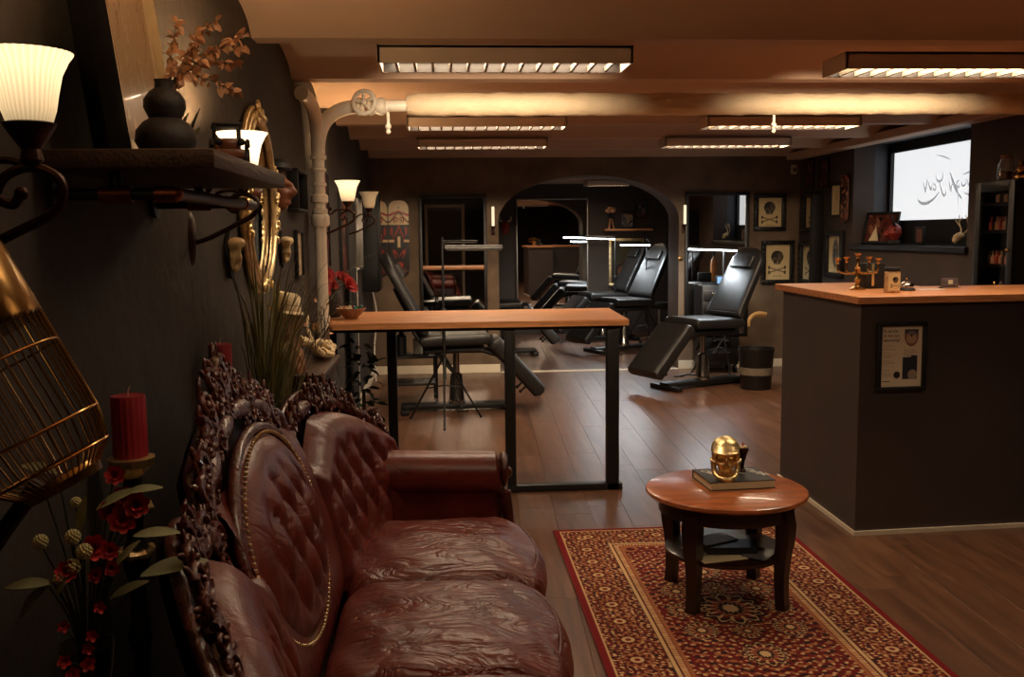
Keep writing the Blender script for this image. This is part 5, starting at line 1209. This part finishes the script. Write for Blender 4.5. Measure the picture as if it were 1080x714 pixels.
def wall_candle(label, x):
    t = thing('candle_light', label, 'candle', (x, YB, 1.57), BW_, 'candle lights beside the arch')
    MB().tube(spline([(0, .003, -.06), (0, .05, -.05), (0, .06, -.015)], 5), .007, 8).lathe([(.008, -.015), (.024, -.008), (.026, .002), (.0005, .002)], 14, (0, .06, 0)).box((0, .006, -.05), (.04, .012, .09), bev=.004).build('bracket', M['bronze'], t)
    MB().lathe([(.0005, .002), (.015, .002), (.015, .2), (.012, .205), (.0005, .205)], 16, (0, .06, 0)).build('candle_tube', emit('candle_wax_glow', (1, .80, .55), .55), t); return t
wall_candle('slim ivory candle light on the back wall left of the arch', .54); wall_candle('slim ivory candle light on the back wall right of the arch', 2.6)
sw = thing('brass_switch', 'small brass switch low on the pillar right of the arch', 'switch', (2.57, YB, 1.2), BW_)
MB().lathe([(.028, 0), (.028, .006), (.02, .01), (.0005, .01)], 18, M=Euler((R(-90), 0, 0)).to_matrix().to_4x4()).ball((0, .016, 0), .012).build('knob', M['brass'], sw)
def skull_paint(seed, cx=0, k=1.0):
    def f(U, V):
        H_ = V.max(); W_ = U.max(); q = min(H_, W_*1.25)*k; c = canvas(U, s(224, 198, 146)); rn = np.random.default_rng(seed)
        ink, mid = s(44, 36, 34), s(120, 100, 78); x = (U-cx)/q; y = V/q
        paint(c, ell(x, y, 0, .34, .40, .40) | rect(x, y, -.24, .24, -.14, .12), ink); paint(c, ell(x, y, .16, .42, .17, .2), s(92, 78, 64))
        for sx in (-1, 1): paint(c, ell(x, y, sx*.16, .20, .11, .10), s(150, 128, 98)); paint(c, ell(x, y, sx*.16, .20, .07, .07), s(22, 18, 18))
        paint(c, ell(x, y, .02, .03, .05, .08), s(160, 140, 110))
        for i in range(5): paint(c, rect(x, y, -.18+i*.085, -.13+i*.085, -.14, -.06), s(170, 148, 116))
        for sx in (-1, 1):
            paint(c, seg(x, y, -.52*sx, -.34, .52*sx, -.66, .035), mid); 
            for ex, ey in ((-.52*sx, -.34), (.52*sx, -.66)): paint(c, ell(x, y, ex, ey+.05, .07, .06) | ell(x, y, ex, ey-.05, .07, .06), s(70, 58, 48))
        paint(c, rect(x, y, -.28, .28, -.92, -.86) & (np.sin(x*60) > -.4), mid); return c
    return f
def skull_picture(label, x, y, z, wd, ht, rz, seed, **kw):
    t = box_picture(label, y, z, wd, ht, .04, 'picture', skull_paint(seed, **kw), rz, x, 'framed skull prints', .045, M['blacks'], 'skull_print', (64, 84))
    for i in range(26):
        a = i/26*2*(wd+ht); 
        if a < wd: p = (-wd/2+a, ht/2)
        elif a < wd+ht: p = (wd/2, ht/2-(a-wd))
        elif a < 2*wd+ht: p = (wd/2-(a-wd-ht), -ht/2)
        else: p = (-wd/2, -ht/2+(a-2*wd-ht))
        MB().ball((p[0]*.93, .042, p[1]*.93), (.016, .012, .016), 8, 6).build('frame_bead', M['blacks'], t)
    return t
skull_picture('black beaded frame with skull and crossbones, upper one on the back wall', 3.545, YB, 1.69, .35, .40, BW_, 1)
skull_picture('black beaded frame with skull and crossbones, lower one behind the chair back', 3.64, YB, 1.15, .36, .47, BW_, 2)
skull_picture('skull print in a black frame, upper one on the right wall by the corner', XR, 9.97, 1.68, .42, .40, RW, 3)
skull_picture('skull print in a black frame, lower one on the right wall by the corner', XR, 10.02, 1.15, .44, .44, RW, 4)
def anat(U, V):
    H_ = V.max(); c = canvas(U, s(222, 200, 152)); x, y = U/H_, V/H_
    paint(c, ell(x, y, 0, .05, .42, .80), s(150, 132, 104)); paint(c, ell(x, y, 0, .08, .34, .7), s(104, 104, 104)); paint(c, ell(x, y, 0, .36, .17, .24), s(40, 36, 38)); paint(c, ell(x, y, .02, .38, .08, .13), s(176, 156, 120))
    paint(c, ell(x, y, -.1, -.2, .14, .3), s(70, 78, 88)); paint(c, ell(x, y, .14, -.3, .12, .25), s(180, 160, 126)); paint(c, seg(x, y, 0, -.5, .02, -.85, .03), s(60, 54, 50)); return c
box_picture('tall black frame with a hooded skeletal figure in an oval, right wall', 9.34, 1.255, .42, .46, .04, 'picture', anat, RW, XR, None, .05, M['blacks'], res=(60, 84))
box_picture('small dark red framed print on the right wall, nearest the corner', 10.06, 2.08, .25, .31, .02, 'picture', abstract(11, s(60, 34, 30), REDS, 30), RW, XR, None, .02)
box_picture('small dark red framed print on the right wall, second from the corner', 9.67, 2.07, .25, .31, .02, 'picture', abstract(12, s(60, 34, 30), REDS, 30), RW, XR, None, .02)
def sheetp(U, V):
    c = canvas(U, s(222, 200, 150)); 
    for i in range(14): paint(c, (np.abs(V-.09+i*.016) < .002) & (np.abs(U) < .07+.02*math.sin(i)) & (np.sin(U*900+i) > -.3), s(176, 152, 110))
    paint(c, rect(U, V, -.03, .04, .0, .06), s(196, 172, 126)); return c
box_picture('pale certificate in a thin black frame beside the edge-on skateboard', 9.35, 1.785, .24, .31, .02, 'certificate', sheetp, RW, XR, None, .012)
pst = thing('black_batten', 'upright black batten between the skull prints on the right wall', 'batten', (XR, 9.70, 1.40), RW); MB().box((0, .06, 0), (.05, .12, .93), bev=.005).build('board', M['blackp'], pst); MB().box((0, .124, 0), (.03, .008, .9), bev=.002).build('edge_strip', M['blacks'], pst)
al = thing('alarm_sensor', 'small cream alarm sensor high in the back right corner', 'sensor', (3.80, YB, 2.15), BW_); MB().box((0, .02, 0), (.06, .04, .1), bev=.008).build('case', M['cream'], al); MB().box((0, .042, -.01), (.04, .004, .04), bev=.0015).build('lens', M['inkg'], al)

# ------------------------------------------------------------------ window sill and reception shelf things
SL = 1.3605
lp = thing('leaning_picture', 'dark red framed picture leaning in the far corner of the window sill', 'picture', (4.03, 8.77, SL), (0, 0, RW+R(24)))
Ml = Matrix.Translation((0, -.02, .0)) @ Euler((R(14), 0, 0)).to_matrix().to_4x4() @ Matrix.Translation((0, 0, .15)); frame_parts(lp, .38, .30, .022, .02, M['blackp'], M4=Ml)
def lpp(U, V):
    c = abstract(21, s(96, 52, 42), REDS+[s(150, 100, 80)], 24)(U, V); paint(c, (np.abs(U+.06) < .055*np.clip((-V+.02)/.14, 0, 1)) & (V < .02) & (V > -.12), s(244, 222, 180)); return c  # cream triangle is a warm-lit patch painted into the print
plate('picture_sheet', M['gprint'], lp, .34, .26, 60, 48, lpp, M=Ml @ Matrix.Translation((0, .0068, 0)))
dv = thing('horned_figure', 'red horned head figure on the window sill before the leaning picture', 'figure', (4.0, 8.36, SL), RW-R(25))
def dhead(u, v):
    th = u*2*PI; r = np.interp(v, [0, .15, .4, .65, .85, 1], [.03, .045, .062, .058, .04, .003]); x = r*math.cos(th); y = r*math.sin(th); z = .04+.15*v
    if y > 0: y += .03*math.exp(-(x/.02)**2-((z-.10)/.03)**2)
    for sx in (-1, 1):
        if y > 0: y -= .016*math.exp(-((x-sx*.024)/.012)**2-((z-.135)/.011)**2)
    return (x, y, z)
MB().grid(dhead, 32, 30, cu=True).build('head', M['redp'], dv, smooth=80); MB().box((0, 0, .02), (.12, .1, .04), bev=.008).build('base', M['blackp'], dv)
MB().ball((0, .058, .085), (.030, .034, .024), 12, 8).ball((0, .05, .118), (.014, .03, .014), 10, 6).tube([(-.045, .045, .135), (0, .055, .125), (.045, .045, .135)], .010, 8).build('snout', M['redp'], dv)
for sx in (-1, 1): MB().tube(spline([(sx*.05, 0, .115), (sx*.08, -.005, .135), (sx*.105, -.01, .165)], 4), [.016-.0015*i for i in range(9)], 8, flat=.5).build('ear', M['redp'], dv)
for sx in (-1, 1): MB().tube(spline([(sx*.035, 0, .165), (sx*.07, .01, .19), (sx*.085, .02, .23), (sx*.06, .03, .27)], 5), [.014-.0008*i for i in range(16)], 8).build('horn', M['blackp'], dv)
gb = thing('framed_card', 'small framed brown card standing in the middle of the window sill', 'card', (4.02, 7.94, SL), RW)
MB().box((0, 0, .075), (.15, .025, .15), bev=.004).build('block', M['blackp'], gb); MB().box((-.02, .014, .08), (.09, .003, .11)).build('card_face', M['woodmask'], gb)
ak = thing('antlered_skull', 'small white skull with pale antlers at the near end of the window sill', 'skull', (4.0, 7.24, SL), RW)
def akf(u, v):
    th = u*2*PI; r = np.interp(v, [0, .2, .6, .85, 1], [.012, .026, .042, .034, .003]); return (r*math.cos(th), r*.9*math.sin(th)+.06*(1-v), .028+.075*v+.008*math.sin(th))
MB().grid(akf, 24, 20, cu=True).build('skull', M['bone'], ak, smooth=80)
for sx in (-1, 1):
    MB().tube(spline([(sx*.02, -.0, .09), (sx*.05, -.02, .13), (sx*.06, -.01, .18), (sx*.045, .0, .24)], 5), [.007-.0003*i for i in range(16)], 6).tube(spline([(sx*.056, -.015, .15), (sx*.085, .0, .19), (sx*.09, .01, .215)], 4), .004, 6).tube([(sx*.058, -.01, .19), (sx*.035, -.02, .22)], .0035, 6).build('antler', M['bone'], ak)
# candelabra
CT = 1.1805
cd = thing('candelabra', 'five-armed brass candelabra on the counter end', 'candelabra', (2.185, 4.97, CT), R(-8))
MB().lathe([(.0005, 0), (.042, 0), (.043, .006), (.028, .014), (.012, .022), (.009, .04), (.016, .055), (.009, .07), (.011, .10), (.016, .115), (.008, .13), (.009, .165), (.0005, .168)], 24).build('stem', M['brass'], cd)
def cup(x, z, y=0): return MB().lathe([(.004, -.03), (.009, -.022), (.006, -.014), (.016, -.004), (.02, .002), (.0005, .002)], 16, (x, y, z))
cup(0, .19).build('candle_cup', M['brass'], cd)
for x, zz in ((-.105, .165), (-.058, .172), (.058, .172), (.105, .165)):
    a = MB().tube(spline([(0, 0, .10), (x*.45, 0, .085), (x*.95, 0, .10), (x, 0, zz-.025)], 6), .0045, 8); a.build('arm', M['brass'], cd); cup(x, zz).build('candle_cup', M['brass'], cd)
bb = thing('cross_box', 'black box with a gold cross standing on the counter', 'box', (2.315, 5.085, CT), PI+R(6))
MB().box((0, 0, .068), (.115, .07, .136), bev=.004).build('box', M['blackp'], bb); MB().box((.016, .037, .073), (.014, .006, .118), bev=.002).box((.016, .037, .088), (.05, .006, .013), bev=.002).build('gold_cross', M['gold'], bb)
jr = thing('skull_jar', 'round jar with a black lid and a skull print on the counter corner', 'jar', (2.245, 4.70, CT), 0)
MB().lathe([(.0005, 0), (.033, 0), (.037, .004), (.038, .012), (.038, .10), (.034, .11), (.0005, .11)], 36).build('body', mat('jar_cream_glass', s(186, 150, 110), .2, noise=(60, .35), coat=.4), jr); MB().lathe([(.0365, .108), (.038, .111), (.038, .124), (.036, .127), (.0005, .127)], 36).build('lid', M['blackp'], jr)
plate('skull_label', M['gprint'], jr, .064, .085, 40, 50, skull_paint(7, 0, .9), loc=(0, 0, .055), rz=PI, curve=lambda U, V: np.sqrt(np.maximum(0, .0388**2-U**2)))
bl = thing('desk_bell', 'chrome desk bell on a black foot beside the jar', 'bell', (2.40, 4.86, CT), 0)
MB().lathe([(.0005, 0), (.042, 0), (.043, .006), (.036, .014), (.0005, .016)], 28).build('foot', M['blackp'], bl); MB().lathe([(.035, .018), (.036, .022), (.03, .036), (.016, .046), (.0005, .048)], 28).build('dome', M['chrome'], bl); MB().tube([(0, 0, .046), (0, 0, .06)], .003, 8).ball((0, 0, .062), .006, 8, 6).build('button', M['brass'], bl)
ch = thing('card_holder', 'clear acrylic holder of small cards on the counter', 'card holder', (2.70, 4.99, CT), PI)
MB().box((0, 0, .0025), (.095, .05, .005)).box((0, -.022, .03), (.095, .003, .055)).box((0, .022, .02), (.095, .003, .035)).build('holder', M['glass'], ch, smooth=0); MB().box((0, 0, .029), (.085, .02, .048)).build('cards', mat('slate_card', s(96, 86, 88), .5), ch, smooth=0); MB().box((0, .0105, .034), (.025, .001, .022)).build('card_mark', M['cream'], ch, smooth=0)
sheet('flat white paper slip lying on the counter between bell and card holder', 'paper', 2.55, 4.90, CT, R(6), .14, .06, .002, M['white'], 'paper_slip')

# ------------------------------------------------------------------ glass-door cabinet with ink bottles
kx, ky = 3.70, 6.00
gc = thing('display_cabinet', 'tall black cabinet with a glass door under the right wall', 'cabinet', (kx, ky, 0), RW)     # local +X along the wall, +Y into the room
KW, KD, KH = .44, .32, 1.80
cbm = MB().box((-KW/2+.011, 0, KH/2), (.022, KD, KH)).box((KW/2-.011, 0, KH/2), (.022, KD, KH)).box((0, 0, KH-.0125), (KW-.044, KD, .025)).box((0, 0, .04), (KW-.044, KD, .08)).box((0, -KD/2+.006, KH/2), (KW-.044, .012, KH-.1))
cbm.build('carcass', M['blacks'], gc, smooth=0)
lev = [.55, .86, 1.06, 1.265, 1.485, 1.66]
for z in lev: MB().box((0, 0, z-.008), (KW-.05, KD-.03, .016)).build('shelf', M['blacks'], gc, smooth=0)
dr = MB().box((-KW/2+.03, KD/2+.011, .94), (.06, .02, 1.7), bev=.002).box((KW/2-.03, KD/2+.011, .94), (.06, .02, 1.7), bev=.002).box((0, KD/2+.011, .11), (KW-.12, .02, .06), bev=.002).box((0, KD/2+.011, 1.76), (KW-.12, .02, .06), bev=.002).build('door', M['blacks'], gc, smooth=30)
MB().box((0, KD/2+.008, .94), (KW-.12, .004, 1.6)).build('door_pane', M['glass'], dr, smooth=0); MB().ball((-KW/2+.03, KD/2+.035, 1.36), .012, 10, 8).build('knob', M['brass'], dr)
inkc = [mat('ink_bottle_%s' % n_, c_, .3, noise=(30, .1)) for n_, c_ in (('cream', s(214, 176, 140)), ('red', s(170, 60, 46)), ('dark', s(60, 44, 44)), ('pink', s(206, 130, 110)))]
bm_ = [MB().lathe([(.0005, 0), (.0125, 0), (.0132, .004), (.0132, .05), (.006, .056), (.0055, .066), (.003, .085), (.0005, .086)], 12).mesh('ink_bottle', m_) for m_ in inkc]
rg = random.Random(44)
for li, nm in ((3, 'lower'), (4, 'upper')):
    for row in range(2):
        for i in range(9):
            x = -.125+i*.031; yy = .075+row*.04
            q = (0, 1, 3, 0, 2, 1, 0, 3, 2)[(i+row*2+li) % 9]; cn = ('cream', 'red', 'dark', 'pink')[q]
            o = link('ink_bottle', bm_[q], None, (kx-yy, ky+x, lev[li]+.0005)); tag(o, 'small %s ink bottle, %s row, %s bottle shelf of the glass cabinet' % (cn, ('back', 'front')[row], nm), 'bottle', '%s ink bottles, %s row, %s shelf' % (cn, ('back', 'front')[row], nm))
for i in range(5): tag(link('ink_jar', MB().lathe([(.0005, 0), (.02, 0), (.02, .045), (.014, .05), (.0005, .055)], 14).mesh('ink_jar', inkc[(0, 2)[i % 2]]), None, (kx-.09, ky-.09+i*.045, lev[5]+.0005)), 'small squat %s jar on the top shelf of the glass cabinet' % ('cream', 'dark')[i % 2], 'jar', '%s jars on the top cabinet shelf' % ('cream', 'dark')[i % 2])
for i in range(4): tag(link('cabinet_figurine', MB().lathe([(.0005, 0), (.018, 0), (.016, .02), (.008, .05), (.014, .07), (.010, .085), (.0005, .095)], 12).mesh('cabinet_figurine', [M['bone'], M['oldgold'], M['cream'], M['brass']][i]), None, (kx-.09, ky-.11+i*.07, lev[2]+.0005)), ['ivory figurine', 'antique gold figurine', 'cream figurine', 'brass figurine'][i]+' low behind the glass cabinet door', 'figurine')
jr2 = thing('glass_jar', 'clear glass jar with a cork on top of the glass-door cabinet', 'jar', (kx-.05, ky+.10, KH+.0005), 0)
MB().lathe([(.0005, 0), (.045, 0), (.05, .008), (.05, .1), (.036, .13), (.034, .145), (.031, .145), (.033, .128), (.046, .1), (.046, .01), (.0005, .006)], 28).build('body', M['glass'], jr2); MB().lathe([(.032, .14), (.036, .165), (.0005, .168)], 16).build('cork', M['ceramic'], jr2); MB().lathe([(.0005, .007), (.04, .008), (.042, .06), (.0005, .07)], 20).build('brown_contents', M['woodmask'], jr2)
bd_ = thing('brass_figurine', 'small seated brass figurine on top of the glass-door cabinet', 'figurine', (kx-.05, ky-.07, KH+.0005), RW)
MB().lathe([(.0005, 0), (.052, 0), (.056, .012), (.05, .028), (.034, .04), (.036, .06), (.028, .08), (.013, .088), (.0005, .09)], 24, sy=.75).build('body', M['brass'], bd_); MB().ball((0, .004, .102), (.017, .017, .02), 12, 8).ball((0, .004, .123), .007, 8, 6).build('head', M['brass'], bd_)
for sx in (-1, 1): MB().tube(spline([(sx*.03, 0, .075), (sx*.042, .01, .055), (sx*.02, .035, .04)], 5), .009, 8).build('arm', M['brass'], bd_)

# ------------------------------------------------------------------ the far room's wall
fs = thing('floating_shelf', 'slim orange wood shelf on the far wall inside the arch', 'shelf', (2.72, 14.2, 1.525), BW_); MB().box((0, .09, 0), (.70, .18, .03), bev=.004).build('board', M['oak'], fs); 
for x in (-.25, .25): MB().box((x, .06, -.035), (.02, .12, .04), bev=.003).build('bracket', M['blackm'], fs)
def portrait(U, V):
    c = canvas(U, s(70, 60, 36)); W_, H_ = U.max(), V.max(); x, y = U/W_, V/H_
    paint(c, y < -.1, s(46, 34, 24)); paint(c, ell(x, y, .75, .5, .5, .45), s(96, 82, 48)); paint(c, ell(x, y, -.8, .3, .5, .4), s(60, 58, 38)); paint(c, ell(x, y, -.05, -.75, .85, .75), s(34, 22, 18)); paint(c, ell(x, y, -.05, -.15, .38, .25), s(60, 40, 26)); paint(c, ell(x, y, -.3, -.5, .25, .3, .5), s(120, 70, 40)); return c
box_picture('gilt-framed dark landscape painting on the far wall below the slim shelf', 14.2, 1.05, .52, .70, .04, 'painting', portrait, BW_, 2.71, None, .04, M['oldgold'])
box_picture('small dark framed print leaning over the slim shelf, right', 14.2, 1.83, .2, .28, .02, 'picture', abstract(31, s(70, 60, 60), [s(120, 110, 110), s(40, 34, 36), s(120, 50, 40)], 16), BW_, 2.94, None, .02)
box_picture('small grey print standing on the middle of the slim shelf', 14.1, 1.66, .2, .22, .02, 'picture', abstract(32, s(90, 88, 90), [s(130, 126, 124), s(50, 46, 48), s(170, 130, 90)], 16), BW_, 2.70, None, .014)
for nm, x, mm_ in (('flower_tripod', 2.46, 'woodmask'),):
    t = thing(nm, 'little wooden tripod pot with a dried flower on the slim shelf', 'ornament', (x, 14.1, 1.5405), 0)
    for k in range(3): a = k*2.09; MB().tube([(.05*math.cos(a), .05*math.sin(a), .0), (.012*math.cos(a), .012*math.sin(a), .16)], .006, 6).build('leg', M['oak'], t)
    MB().lathe([(.0005, .15), (.028, .15), (.034, .21), (.0005, .21)], 16).build('pot', M['blackp'], t)
    for k in range(6): a = k*1.05; MB().ball((.05*math.cos(a), .03*math.sin(a), .27+.02*math.sin(k*2)), (.032, .02, .03), 8, 6).build('bloom', M['dry'], t)
hm = thing('horned_mask', 'small red-brown horned mask on the far wall at the left of the arch', 'mask', (.92, 14.2, 1.58), BW_)
MB().grid(lambda u, v: (.9*face(u, v)[0], .8*max(0, face(u, v)[1]), .9*face(u, v)[2]), 24, 26).build('face', M['redp'], hm, smooth=80)
for sx in (-1, 1): MB().tube(spline([(sx*.04, .03, .08), (sx*.085, .04, .11), (sx*.08, .05, .16)], 5), [.014-.001*i for i in range(11)], 8).build('horn', M['bone'], hm)
